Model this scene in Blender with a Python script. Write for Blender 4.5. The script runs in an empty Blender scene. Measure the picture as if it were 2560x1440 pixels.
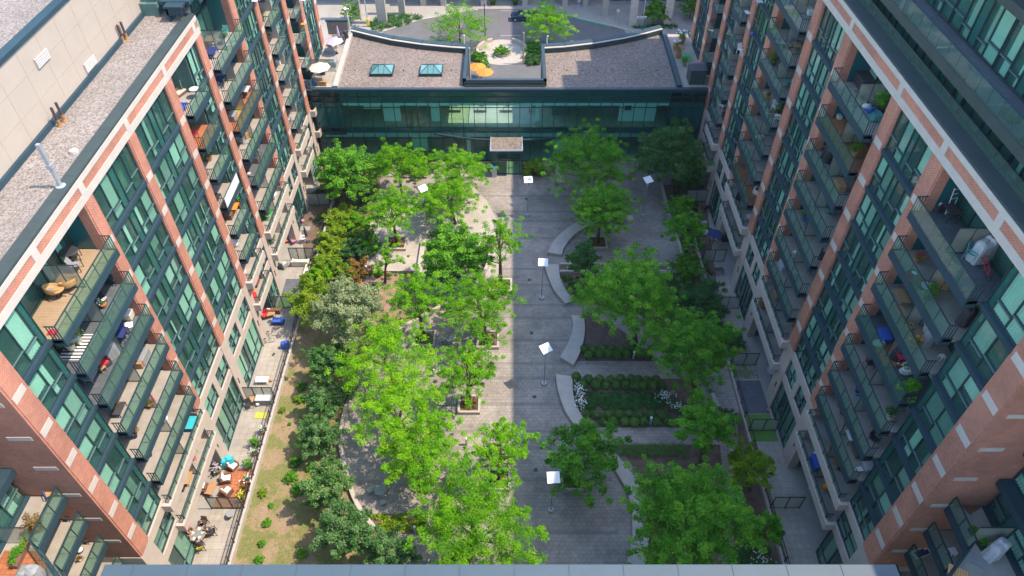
import bpy, math, random
import numpy as np
from mathutils import Matrix, Vector
R = math.radians
sc = bpy.context.scene
COL = sc.collection
# ---------------------------------------------------------------- camera, sky, sun, exposure
HC = 55.0; PITCH = R(45.2); FL = 1778.0
cam = bpy.data.objects.new("camera", bpy.data.cameras.new("camera")); COL.objects.link(cam)
cam.location = (0, 0, HC); cam.rotation_euler = (R(90) - PITCH, 0, 0)
cam.data.sensor_width = 36; cam.data.lens = 36 * FL / 2560; cam.data.clip_start = 0.5; cam.data.clip_end = 3000
sc.camera = cam
W = bpy.data.worlds.new("World"); sc.world = W; W.use_nodes = True
SUN_EL = 59.0; HAZE = .00010
nt = W.node_tree; bg = nt.nodes["Background"]; sky = nt.nodes.new("ShaderNodeTexSky")
sky.sky_type = 'NISHITA'; sky.sun_disc = False; sky.sun_elevation = R(SUN_EL); sky.sun_rotation = R(90)
sky.air_density = 1.1; sky.dust_density = 0.8; sky.ozone_density = 1.0
nt.links.new(sky.outputs[0], bg.inputs[0]); bg.inputs[1].default_value = 0.15
sl = bpy.data.lights.new("sun", 'SUN'); sl.energy = 2.0; sl.angle = R(0.5); sl.color = (1.0, 0.83, 0.63)
so = bpy.data.objects.new("sun", sl); COL.objects.link(so)
d = Vector((math.cos(R(SUN_EL)), 0, math.sin(R(SUN_EL))))
so.rotation_euler = d.to_track_quat('Z', 'Y').to_euler(); so.location = (60, 20, 90)
sc.view_settings.view_transform = 'Standard'; sc.view_settings.look = 'None'
sc.view_settings.gamma = 1; sc.view_settings.use_curve_mapping = False
sc.view_settings.exposure = 1.80
try:
    sc.cycles.max_bounces = 8; sc.cycles.transparent_max_bounces = 12; sc.cycles.caustics_reflective = False
    sc.cycles.caustics_refractive = False
except Exception: pass

def g(u, v, z=0.0):            # map a measured photo point onto the level z of the site plan
    X = (u - 1280) / FL; Y = (720 - v) / FL
    dx, dy, dz = X, math.cos(PITCH) + Y * math.sin(PITCH), -math.sin(PITCH) + Y * math.cos(PITCH)
    t = (z - HC) / dz
    return (round(dx * t, 2), round(dy * t, 2))

# ---------------------------------------------------------------- materials
MATS = {}
def newmat(name):
    m = bpy.data.materials.new(name); m.use_nodes = True
    MATS[name] = m
    n = m.node_tree.nodes; l = m.node_tree.links
    return m, n, l, n["Principled BSDF"]
def ramp(n, l, src, stops):
    r = n.new("ShaderNodeValToRGB"); e = r.color_ramp.elements
    while len(e) < len(stops): e.new(0.5)
    for i, (p, c) in enumerate(stops):
        e[i].position = p; e[i].color = (*c, 1) if len(c) == 3 else c
    l.new(src, r.inputs[0]); return r.outputs[0]
def mixc(n, l, fac, a, b, mode='MIX'):
    m = n.new("ShaderNodeMix"); m.data_type = 'RGBA'; m.blend_type = mode
    for sock, v in ((m.inputs[0], fac), (m.inputs[6], a), (m.inputs[7], b)):
        if hasattr(v, "is_linked"): l.new(v, sock)
        elif isinstance(v, (int, float)): sock.default_value = v
        else: sock.default_value = (*v, 1)
    return m.outputs[2]
def coords(n, l, scale=(1, 1, 1), rot=(0, 0, 0), kind="Object"):
    t = n.new("ShaderNodeTexCoord"); mp = n.new("ShaderNodeMapping")
    mp.inputs["Scale"].default_value = scale; mp.inputs["Rotation"].default_value = rot
    l.new(t.outputs[kind], mp.inputs[0]); return mp.outputs[0]
def noise(n, l, vec, scale, detail=4, rough=.6):
    t = n.new("ShaderNodeTexNoise"); t.inputs["Scale"].default_value = scale
    t.inputs["Detail"].default_value = detail; t.inputs["Roughness"].default_value = rough
    l.new(vec, t.inputs["Vector"]); return t.outputs["Fac"]
def bump(n, l, b, src, strength=.3, dist=.02):
    t = n.new("ShaderNodeBump"); t.inputs["Strength"].default_value = strength; t.inputs["Distance"].default_value = dist
    l.new(src, t.inputs["Height"]); l.new(t.outputs[0], b.inputs["Normal"])
def plain(name, col, rough=.6, var=.12, scale=3, metal=0, spec=.5, bmp=0):
    m, n, l, b = newmat(name)
    v = coords(n, l); f = noise(n, l, v, scale)
    lo = tuple(c * (1 - var) for c in col); hi = tuple(min(1, c * (1 + var)) for c in col)
    l.new(ramp(n, l, f, [(.3, lo), (.7, hi)]), b.inputs["Base Color"])
    b.inputs["Roughness"].default_value = rough; b.inputs["Metallic"].default_value = metal
    b.inputs["Specular IOR Level"].default_value = spec
    if bmp: bump(n, l, b, noise(n, l, v, scale * 8), bmp)
    return m
def brickish(name, c1, c2, mortar, bw, bh, ms, wall=True, stain=.12, rough=.85, rot=0, offs=.5, bmp=.25, moss=None):
    m, n, l, b = newmat(name)
    t = n.new("ShaderNodeTexCoord"); s = n.new("ShaderNodeSeparateXYZ"); l.new(t.outputs["Object"], s.inputs[0])
    c = n.new("ShaderNodeCombineXYZ")
    if wall:
        a = n.new("ShaderNodeMath"); a.operation = 'ADD'; l.new(s.outputs[0], a.inputs[0]); l.new(s.outputs[1], a.inputs[1])
        l.new(a.outputs[0], c.inputs[0]); l.new(s.outputs[2], c.inputs[1])
    else:
        l.new(s.outputs[0], c.inputs[0]); l.new(s.outputs[1], c.inputs[1])
    k = n.new("ShaderNodeTexBrick"); l.new(c.outputs[0], k.inputs["Vector"])
    k.inputs["Color1"].default_value = (*c1, 1); k.inputs["Color2"].default_value = (*c2, 1); k.inputs["Mortar"].default_value = (*mortar, 1)
    k.inputs["Scale"].default_value = 1; k.inputs["Mortar Size"].default_value = ms; k.inputs["Mortar Smooth"].default_value = .2
    k.inputs["Brick Width"].default_value = bw; k.inputs["Row Height"].default_value = bh; k.offset = offs; k.inputs["Bias"].default_value = 0
    f = noise(n, l, t.outputs["Object"], .35, 5); f2 = noise(n, l, t.outputs["Object"], 2.3, 5)
    st = ramp(n, l, f, [(.3, (1 - stain * 1.6,) * 3), (.65, (1 + 0 * stain,) * 3)])
    st2 = ramp(n, l, f2, [(.3, (1 - stain,) * 3), (.7, (1,) * 3)])
    col = mixc(n, l, 1.0, mixc(n, l, 1.0, k.outputs["Color"], st, 'MULTIPLY'), st2, 'MULTIPLY')
    if moss:
        f3 = ramp(n, l, noise(n, l, t.outputs["Object"], .9, 6), [(.5, (0, 0, 0)), (.62, (1, 1, 1))])
        col = mixc(n, l, f3, col, moss)
    l.new(col, b.inputs["Base Color"]); b.inputs["Roughness"].default_value = rough
    bump(n, l, b, k.outputs["Fac"], -bmp, .01)
    return m
def speckle(name, cols, scale=9, rough=.95, big=.12):
    m, n, l, b = newmat(name)
    v = coords(n, l); vo = n.new("ShaderNodeTexVoronoi"); vo.inputs["Scale"].default_value = scale; l.new(v, vo.inputs["Vector"])
    s = n.new("ShaderNodeSeparateColor"); l.new(vo.outputs["Color"], s.inputs[0])
    c = ramp(n, l, s.outputs[0], [(i / (len(cols) - 1), cc) for i, cc in enumerate(cols)])
    f = ramp(n, l, noise(n, l, v, .25, 6), [(.3, (1 - big * 2,) * 3), (.7, (1, 1, 1))])
    f2 = ramp(n, l, noise(n, l, v, scale * .5, 3, .8), [(.3, (.6, .6, .6)), (.65, (1.0, 1.0, 1.0))])
    l.new(mixc(n, l, 1.0, mixc(n, l, 1.0, c, f, 'MULTIPLY'), f2, 'MULTIPLY'), b.inputs["Base Color"]); b.inputs["Roughness"].default_value = rough
    bump(n, l, b, vo.outputs["Distance"], .6, .03)
    return m
def glass(name, tint, refl=1.0, body=None, bw=.2, rough=.02):
    m, n, l, b = newmat(name)
    n.remove(b); out = n["Material Output"]
    tr = n.new("ShaderNodeBsdfTransparent"); tr.inputs[0].default_value = (*tint, 1); base = tr.outputs[0]
    if body:   # coated glass has a faint body colour of its own
        df = n.new("ShaderNodeBsdfDiffuse"); df.inputs[0].default_value = (*body, 1)
        mb = n.new("ShaderNodeMixShader"); mb.inputs[0].default_value = bw; l.new(tr.outputs[0], mb.inputs[1]); l.new(df.outputs[0], mb.inputs[2]); base = mb.outputs[0]
    gl = n.new("ShaderNodeBsdfGlossy"); gl.inputs["Roughness"].default_value = rough; gl.inputs[0].default_value = (.9, .97, .95, 1)
    ge = n.new("ShaderNodeNewGeometry"); dt = n.new("ShaderNodeVectorMath"); dt.operation = 'DOT_PRODUCT'
    l.new(ge.outputs["Incoming"], dt.inputs[0]); l.new(ge.outputs["Normal"], dt.inputs[1])
    def mt(op, a, c=None):
        k = n.new("ShaderNodeMath"); k.operation = op; k.use_clamp = op in ('ADD', 'SUBTRACT')
        for i_, v in enumerate((a, c)):
            if v is None: continue
            if hasattr(v, "is_linked"): l.new(v, k.inputs[i_])
            else: k.inputs[i_].default_value = v
        return k.outputs[0]
    f = mt('ADD', mt('MULTIPLY', mt('POWER', mt('SUBTRACT', 1.0, mt('ABSOLUTE', dt.outputs["Value"])), 4.5), refl), .04 * refl)
    mx = n.new("ShaderNodeMixShader"); l.new(f, mx.inputs[0]); l.new(base, mx.inputs[1]); l.new(gl.outputs[0], mx.inputs[2])
    l.new(mx.outputs[0], out.inputs[0]); return m
def frosted(name, tint, op=.55):
    m, n, l, b = newmat(name); out = n["Material Output"]
    b.inputs["Base Color"].default_value = (*tint, 1); b.inputs["Roughness"].default_value = .25
    tr = n.new("ShaderNodeBsdfTransparent"); tr.inputs[0].default_value = (.8, .88, .84, 1)
    mx = n.new("ShaderNodeMixShader"); mx.inputs[0].default_value = op
    l.new(tr.outputs[0], mx.inputs[1]); l.new(b.outputs[0], mx.inputs[2]); l.new(mx.outputs[0], out.inputs[0]); return m
def leaf(name, a, b_, c, trans=.35):
    m, n, l, b = newmat(name); out = n["Material Output"]
    oi = n.new("ShaderNodeObjectInfo")
    at = n.new("ShaderNodeAttribute"); at.attribute_name = "tone"
    col = ramp(n, l, at.outputs["Fac"], [(0, a), (.5, b_), (1, c)])
    hv = ramp(n, l, oi.outputs["Random"], [(0, (.80, .84, .9)), (.5, (1, 1, 1)), (1, (1.22, 1.10, 1.0))])
    col = mixc(n, l, 1.0, col, hv, 'MULTIPLY')
    l.new(col, b.inputs["Base Color"]); b.inputs["Roughness"].default_value = .65; b.inputs["Specular IOR Level"].default_value = .15
    t = n.new("ShaderNodeBsdfTranslucent"); l.new(mixc(n, l, 1.0, col, (1.25, 1.2, .45), 'MULTIPLY'), t.inputs[0])
    mx = n.new("ShaderNodeMixShader"); mx.inputs[0].default_value = trans
    l.new(b.outputs[0], mx.inputs[1]); l.new(t.outputs[0], mx.inputs[2]); l.new(mx.outputs[0], out.inputs[0]); return m

BRICK = brickish("brick_face", (.56, .175, .10), (.44, .12, .07), (.60, .40, .31), .22, .085, .013, stain=.18, bmp=.35)
PRECAST = plain("precast_stone", (.47, .40, .35), .85, .08, 1.2, bmp=.05)
STONEW = plain("stone_block", (.50, .455, .41), .85, .06, 1.5)
METAL = plain("slate_metal", (.042, .062, .064), .6, .12, .8, spec=.3)
METALB = plain("blue_grey_fascia", (.028, .058, .078), .55, .12, .6, spec=.22)
DARKM = plain("dark_mullion", (.022, .045, .052), .45, .1, 1)
FIN = plain("sill_fin", (.10, .18, .18), .4, .08, 1)
PANELM = plain("dark_panel", (.014, .10, .115), .25, .08, 1, spec=.6)
DECK = plain("balcony_concrete", (.315, .285, .255), .9, .16, 1.1, bmp=.05)
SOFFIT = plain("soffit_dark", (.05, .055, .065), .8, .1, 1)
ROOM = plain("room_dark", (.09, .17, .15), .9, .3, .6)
CURT = plain("curtain_cloth", (.62, .74, .66), .9, .06, 2)
CURTD = plain("blind_cloth", (.42, .50, .44), .9, .06, 2)
CURTW = plain("drape_cloth", (.24, .30, .27), .9, .1, 2)
GLASSW = glass("window_glass", (.70, .92, .84), .85, (.10, .28, .25), .20)
GLASSR = glass("railing_glass", (.62, .81, .73), .8, (.20, .36, .31), .18)
GLASSL = glass("curtain_wall_glass", (.56, .93, .85), 1.0, (.03, .16, .16), .12)
SCREENG = frosted("frosted_glass", (.36, .38, .33), .62)
BLACK = plain("black_metal", (.025, .027, .032), .4, .1, 5)
GRAVEL = speckle("roof_gravel", [(.17, .145, .125), (.28, .245, .22), (.40, .36, .33), (.25, .21, .185)], 11)
GRAVEL2 = speckle("link_gravel", [(.13, .10, .085), (.24, .195, .17), (.34, .29, .26), (.20, .155, .13)], 8)
BEIGE = plain("beige_panel", (.405, .35, .295), .9, .04, .7, spec=.1)
PAVER = brickish("plaza_paver", (.41, .365, .325), (.355, .32, .285), (.255, .235, .215), .42, .34, .02, wall=False, stain=.27, bmp=.3)
BAND = brickish("dark_paver", (.26, .24, .225), (.225, .21, .20), (.17, .16, .15), .31, .31, .012, wall=False, stain=.15)
PALEP = brickish("pale_paver", (.46, .42, .38), (.43, .39, .35), (.30, .27, .245), .45, .45, .012, wall=False, stain=.14)
TERR = brickish("terrace_slab", (.42, .375, .32), (.385, .345, .30), (.24, .21, .18), .6, .6, .014, wall=False, offs=0, stain=.18)
TERRM = brickish("mossy_terrace_slab", (.36, .34, .30), (.32, .30, .265), (.12, .13, .08), .6, .6, .03, wall=False, offs=0, stain=.2, moss=(.13, .16, .06))
CONC = plain("cast_concrete", (.40, .365, .33), .85, .10, 1.5, bmp=.08)
ROADM = plain("asphalt", (.115, .118, .122), .9, .14, .5, bmp=.05)
WALKM = plain("walk_concrete", (.30, .285, .265), .9, .12, .4)
SOIL = plain("soil", (.13, .088, .062), .95, .35, 1.4, bmp=.4)
WHITE = plain("white_paint", (.70, .71, .72), .4, .03, 3)
GALV = plain("galvanised_steel", (.45, .48, .52), .35, .08, 4, metal=.4)
def lawn_mat():
    m, n, l, b = newmat("dry_lawn")
    v = coords(n, l)
    f = noise(n, l, v, .45, 7, .65); f2 = noise(n, l, v, 7, 6, .75)
    c = ramp(n, l, f, [(.36, (.32, .225, .15)), (.47, (.27, .21, .11)), (.54, (.16, .175, .05)), (.66, (.20, .19, .07))])
    c2 = ramp(n, l, f2, [(.3, (.62, .62, .6)), (.7, (1.1, 1.1, 1.1))])
    l.new(mixc(n, l, 1.0, c, c2, 'MULTIPLY'), b.inputs["Base Color"]); b.inputs["Roughness"].default_value = .95
    bump(n, l, b, f2, .7, .05)
lawn_mat(); LAWN = MATS["dry_lawn"]
TURF = plain("artificial_turf", (.10, .22, .04), .9, .2, 6, bmp=.3)
WOODT = brickish("deck_tile", (.46, .165, .07), (.38, .13, .055), (.16, .07, .04), .3, .3, .012, wall=False, offs=0)
WOODL = brickish("pale_deck_board", (.42, .30, .19), (.38, .265, .165), (.2, .14, .09), 1.8, .12, .01, wall=False)
SLATE = brickish("slate_tile", (.12, .135, .155), (.10, .11, .13), (.06, .065, .07), .5, .5, .012, wall=False)
BARK = plain("bark", (.10, .07, .05), .9, .3, 6)
LOCUST = leaf("locust_leaf", (.065, .24, .004), (.145, .40, .008), (.27, .52, .016), .42)
MAPLE = leaf("maple_leaf", (.035, .17, .012), (.09, .29, .022), (.19, .44, .04), .32)
GINKGO = leaf("ginkgo_leaf", (.045, .20, .012), (.12, .36, .028), (.26, .52, .045), .38)
SILVER = leaf("silvery_leaf", (.15, .21, .085), (.27, .34, .15), (.42, .48, .25), .3)
RHODO = leaf("rhododendron_leaf", (.03, .10, .02), (.07, .18, .045), (.17, .28, .11), .2)
DKLEAF = leaf("dark_leaf", (.025, .095, .025), (.05, .15, .04), (.10, .23, .06), .25)
LIME = leaf("lime_leaf", (.10, .21, .012), (.17, .31, .018), (.28, .40, .025), .35)
RUST = leaf("rust_leaf", (.13, .07, .02), (.20, .13, .035), (.25, .19, .05), .25)
BOXL = leaf("boxwood_leaf", (.05, .14, .03), (.10, .22, .05), (.16, .30, .07), .2)
def colmat(name, c, r=.6): return MATS.get(name) or plain(name, c, r, .06, 3)

# ---------------------------------------------------------------- mesh builder
class MB:
    def __init__(s): s.v = []; s.f = []; s.m = []
    def add(s, vs, fs, mi=0):
        o = len(s.v); s.v += [tuple(p) for p in vs]; s.f += [tuple(i + o for i in f) for f in fs]; s.m += [mi] * len(fs); return s
    def box(s, x0, x1, y0, y1, z0, z1, mi=0):
        if x0 > x1: x0, x1 = x1, x0
        if y0 > y1: y0, y1 = y1, y0
        return s.add([(x0, y0, z0), (x1, y0, z0), (x1, y1, z0), (x0, y1, z0), (x0, y0, z1), (x1, y0, z1), (x1, y1, z1), (x0, y1, z1)],
              [(3, 2, 1, 0), (4, 5, 6, 7), (0, 1, 5, 4), (1, 2, 6, 5), (2, 3, 7, 6), (3, 0, 4, 7)], mi)
    def quad(s, *p, mi=0): return s.add(p, [tuple(range(len(p)))], mi)
    def prism(s, pts, z0, z1, mi=0):
        a = sum(pts[i][0] * pts[(i + 1) % len(pts)][1] - pts[(i + 1) % len(pts)][0] * pts[i][1] for i in range(len(pts)))
        if a < 0: pts = pts[::-1]
        n = len(pts)
        return s.add([(x, y, z0) for x, y in pts] + [(x, y, z1) for x, y in pts],
              [tuple(range(n))[::-1], tuple(range(n, 2 * n))] + [(i, (i + 1) % n, n + (i + 1) % n, n + i) for i in range(n)], mi)
    def bar(s, a, b, w, h=None, mi=0):
        a = Vector(a); b = Vector(b); h = h or w; dd = (b - a)
        if dd.length < 1e-5: return s
        dd.normalize(); up = Vector((0, 0, 1)) if abs(dd.z) < .95 else Vector((0, 1, 0))
        r = dd.cross(up).normalized(); u = r.cross(dd)
        q = [(-w / 2, -h / 2), (w / 2, -h / 2), (w / 2, h / 2), (-w / 2, h / 2)]
        vs = [a + r * i + u * j for i, j in q] + [b + r * i + u * j for i, j in q]
        return s.add(vs, [(0, 1, 2, 3), (7, 6, 5, 4), (0, 4, 5, 1), (1, 5, 6, 2), (2, 6, 7, 3), (3, 7, 4, 0)], mi)
    def tube(s, pts, rads, n=6, mi=0):
        pts = [Vector(p) for p in pts]
        if not hasattr(rads, "__len__"): rads = [rads] * len(pts)
        rings = []
        for i, p in enumerate(pts):
            dd = (pts[min(i + 1, len(pts) - 1)] - pts[max(i - 1, 0)]).normalized()
            up = Vector((0, 0, 1)) if abs(dd.z) < .9 else Vector((0, 1, 0))
            r = dd.cross(up).normalized(); u = r.cross(dd)
            rings.append([p + (r * math.cos(2 * math.pi * k / n) + u * math.sin(2 * math.pi * k / n)) * rads[i] for k in range(n)])
        vs = [v for r in rings for v in r]; fs = []
        for i in range(len(pts) - 1):
            for k in range(n):
                fs.append((i * n + k, i * n + (k + 1) % n, (i + 1) * n + (k + 1) % n, (i + 1) * n + k))
        fs.append(tuple(range(n))[::-1]); fs.append(tuple(range((len(pts) - 1) * n, len(pts) * n)))
        return s.add(vs, fs, mi)
    def lathe(s, cx, cy, prof, n=16, mi=0, sx=1, sy=1):
        vs = [(cx + r * sx * math.cos(2 * math.pi * k / n), cy + r * sy * math.sin(2 * math.pi * k / n), z) for r, z in prof for k in range(n)]
        fs = [(i * n + k, i * n + (k + 1) % n, (i + 1) * n + (k + 1) % n, (i + 1) * n + k) for i in range(len(prof) - 1) for k in range(n)]
        fs += [tuple(range(n))[::-1], tuple(range((len(prof) - 1) * n, len(prof) * n))]
        return s.add(vs, fs, mi)
    def ball(s, c, r, n=10, m=6, mi=0, sz=1):
        pr = [(max(.001, r * math.sin(math.pi * i / m)), c[2] - r * sz * math.cos(math.pi * i / m)) for i in range(m + 1)]
        return s.lathe(c[0], c[1], pr, n, mi)
    def build(s, name, mats, parent=None, smooth=False, bevel=0):
        me = bpy.data.meshes.new(name); me.from_pydata(s.v, [], s.f)
        if not isinstance(mats, (list, tuple)): mats = [mats]
        for m in mats: me.materials.append(m)
        if len(mats) > 1: me.polygons.foreach_set("material_index", s.m)
        if smooth: me.polygons.foreach_set("use_smooth", [True] * len(s.f))
        o = bpy.data.objects.new(name, me); COL.objects.link(o)
        if parent is not None: hook(o, parent)
        if bevel:
            b = o.modifiers.new("bevel", 'BEVEL'); b.width = bevel; b.segments = 2; b.limit_method = 'ANGLE'
        return o
LOCAL = set()
def hook(o, parent):
    o.parent = parent
    if parent.name not in LOCAL: # world-space geometry: keep it where it is
        o.matrix_parent_inverse = world_of(parent).inverted()
def world_of(p):
    m = Matrix.Identity(4); ch = []
    while p is not None: ch.append(p); p = p.parent
    for q in reversed(ch): m = m @ q.matrix_parent_inverse @ q.matrix_basis
    return m
def tag(o, label, cat, group=None):
    o["label"] = label; o["category"] = cat
    if group: o["group"] = group
    return o
def thing(name, label, cat, loc=(0, 0, 0), rz=0, group=None, local=False):
    o = bpy.data.objects.new(name, None); COL.objects.link(o); o.empty_display_size = .2
    o.location = loc; o.rotation_euler = (0, 0, rz)
    if local: LOCAL.add(o.name)
    return tag(o, label, cat, group)
def part(name, mb, mats, parent, **k):
    o = mb.build(name, mats, None, **k); o.parent = parent; LOCAL.add(o.name)
    return o
def struct(name, mb, mats, **k):
    o = mb.build(name, mats, None, **k); o["kind"] = "structure"; return o
def dup(root, loc, rz, label, group=None, s=None):
    def cp(o, par):
        c = o.copy(); COL.objects.link(c); c.parent = par
        for ch in KIDS.get(o.name, []): cp(ch, c)
        return c
    r = cp(root, None); r.location = loc; r.rotation_euler = (0, 0, rz); r["label"] = label
    if s: r.scale = s if hasattr(s, "__len__") else (s, s, s)
    if group: r["group"] = group
    return r
KIDS = {}
def index_kids():
    KIDS.clear()
    for o in bpy.data.objects:
        if o.parent: KIDS.setdefault(o.parent.name, []).append(o)
rnd = random.Random(7)
# ---------------------------------------------------------------- apartment blocks
LV = [10.55, 13.55, 16.55, 19.55, 22.55, 25.55]
def curtain(mb, fx, y0, y1, z0, z1, mi=0):
    n = max(2, int((y1 - y0) / .09)); vs = []; fs = []
    for i in range(n + 1):
        y = y0 + (y1 - y0) * i / n; dx = .02 if i % 2 else -.02
        vs += [(fx(-.245 + dx), y, z0), (fx(-.245 + dx), y, z1)]
    for i in range(n): fs.append((2 * i, 2 * i + 2, 2 * i + 3, 2 * i + 1))
    mb.add(vs, fs, mi)
def window(bld, fx, y0, y1, z0, z1, wts, dark=(), dx=-.2, name="window", trans=.78, fins=True, cur=.76):
    fr = MB(); gl = MB(); cu = MB(); tot = sum(wts); y = y0; H = z1 - z0
    f = lambda a, b, c, d_, e, h, mi=0: fr.box(fx(a), fx(b), c, d_, e, h, mi)
    f(dx - .08, dx + .06, y0, y1, z1 - .09, z1); f(dx - .08, dx + .06, y0, y1, z0, z0 + .09)
    for i, w in enumerate(wts):
        ww = (y1 - y0) * w / tot; ya, yb = y, y + ww; y = yb
        f(dx - .08, dx + .07, ya - (.0 if i == 0 else .035), ya + .04, z0 + .09, z1 - .09)
        if i == len(wts) - 1: f(dx - .08, dx + .07, yb - .04, yb, z0 + .09, z1 - .09)
        if i in dark:
            f(dx - .06, dx - .01, ya + .04, yb - .035, z0 + .09, z1 - .09, 1); continue
        if trans and H > 1.6:
            zt = z0 + trans + (.0 if i % 2 else .28)
            f(dx - .05, dx + .05, ya + .04, yb - .035, zt, zt + .06)
            if fins: f(dx - .02, dx + .10, ya + .04, yb - .04, zt - .06, zt, 2)
        r = rnd.random()
        if r < cur:
            k = rnd.random(); m = rnd.choice((0, 0, 0, 1, 1, 2))
            zz = z0 + .05 if k > .3 else z0 + H * rnd.uniform(.25, .6)
            if rnd.random() < .6: curtain(cu, fx, ya + .03, yb - .03, zz, z1 - .05, m)
            else:
                q = rnd.uniform(.3, .7); curtain(cu, fx, ya + .03, ya + ww * q, z0 + .05, z1 - .05, m)
    o = fr.build(name, [DARKM, PANELM, FIN], bld)
    gl.quad((fx(dx), y0 + .02, z0 + .02), (fx(dx), y1 - .02, z0 + .02), (fx(dx), y1 - .02, z1 - .02), (fx(dx), y0 + .02, z1 - .02))
    gl.build("pane", GLASSW, o)
    if cu.v: cu.build("curtain", [CURT, CURTD, CURTW], o)
    return o
def balcony(bld, fx, y0, y1, F, depth=.62, screen=None, floor=None, precast=False, n_close=True, s_close=True, back=-1.9, white=False):
    fm = floor or DECK
    mb = MB(); mb.box(fx(back), fx(depth - .07), y0, y1, F - .22, F, 0)
    if precast:
        mb.box(fx(0.02), fx(depth - .1), y0, y1, F - .24, F - .221, 2)
        mb.box(fx(depth - .16), fx(depth + .04), y0 - .55, y1 + .3, F - .27, F + .55, 1)
        mb.box(fx(0.01), fx(depth - .16), y0 - .55, y0 - .30, F - .27, F + .55, 1)
    else:
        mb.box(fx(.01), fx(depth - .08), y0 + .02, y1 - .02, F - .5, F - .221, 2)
        mb.box(fx(depth - .07), fx(depth + .05), y0, y1, F - .46, F + .06, 1)
        mb.box(fx(0.01), fx(depth - .07), y0, y0 + .07, F - .46, F + .06, 1)
        mb.box(fx(0.01), fx(depth - .07), y1 - .07, y1, F - .46, F + .06, 1)
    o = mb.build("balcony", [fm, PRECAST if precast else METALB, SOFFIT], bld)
    rail = MB(); top = F + 1.14; zb = F + (.56 if precast else .08); xf = depth - (.06 if precast else .0)
    rail.box(fx(xf - .03), fx(xf + .035), y0, y1, top - .05, top)
    n = max(2, round((y1 - y0) / 1.25))
    for i in range(n + 1):
        y = y0 + .03 + (y1 - y0 - .06) * i / n
        rail.box(fx(xf - .03), fx(xf + .02), y - .03, y + .03, zb if not precast else F + .5, top - .05)
    for yy in (y0, y1 - .05):
        rail.box(fx(.02), fx(xf - .03), yy, yy + .05, top - .05, top)
        for i in range(3): rail.box(fx(.10 + i * .17), fx(.14 + i * .17), yy + .005, yy + .045, zb, top - .05)
    rail.build("railing", DARKM, o)
    gl = MB(); gx = fx(xf + .03 if not precast else xf + .0)
    gl.quad((gx, y0 + .02, zb), (gx, y1 - .02, zb), (gx, y1 - .02, top - .03), (gx, y0 + .02, top - .03))
    gl.build("glass_panel", WHITE if white else GLASSR, o)
    if screen:
        s = MB(); s.quad((fx(back + .1), screen, F + .06), (fx(depth - .5), screen, F + .06), (fx(depth - .5), screen, F + 1.75), (fx(back + .1), screen, F + 1.75))
        s.box(fx(back + .1), fx(depth - .5), screen - .02, screen + .02, F + 1.75, F + 1.8, 1)
        s.box(fx(back + .1), fx(depth - .5), screen - .02, screen + .02, F + .02, F + .06, 1)
        for t in (back + .1, (back + depth - .4) / 2, depth - .54): s.box(fx(t), fx(t + .04), screen - .025, screen + .025, F + .06, F + 1.75, 1)
        s.build("privacy_screen", [SCREENG, DARKM], o)
    return o
def pier(bld, fx, y0, y1, ztop, marks, zb=8.15, deep=1.9, conc=True, ret=0):
    mb = MB(); mb.box(fx(-.62 if y0 > 22 else -1.9), fx(0), y0, y1, zb, ztop)
    sw = MB()
    if y0 > 22: sw.box(fx(-deep), fx(-.63), y0 + .02, y1 - .02, .05, ztop - .02); 
    if sw.v: sw.build("recess_side_wall", PANELM, bld)
    # narrow proud strip along the pier as in the photo
    mb.box(fx(0), fx(.05), y0 + .12, y1 - .22, zb + .02, ztop - .01)
    o = mb.build("brick_pier", BRICK, bld)
    for z in marks:
        m = MB(); m.box(fx(.0), fx(.07), y0 + .16, y1 - .24, z - .24, z + .28)
        m.build("stone_block", STONEW, o)
    if conc:
        c = MB(); c.box(fx(-.72 if y0 > 22 else -1.95), fx(.03), y0 - .04, y1 + .04, 0, zb)
        c.build("precast_pier", PRECAST, bld)
        v = MB(); ym = (y0 + y1) / 2; v.box(fx(.031), fx(.09), ym - .28, ym - .2, 2.6, 3.3); v.box(fx(.031), fx(.12), ym - .28, ym - .2, 3.22, 3.3); v.build("wall_fixture", BLACK, bld)
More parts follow.
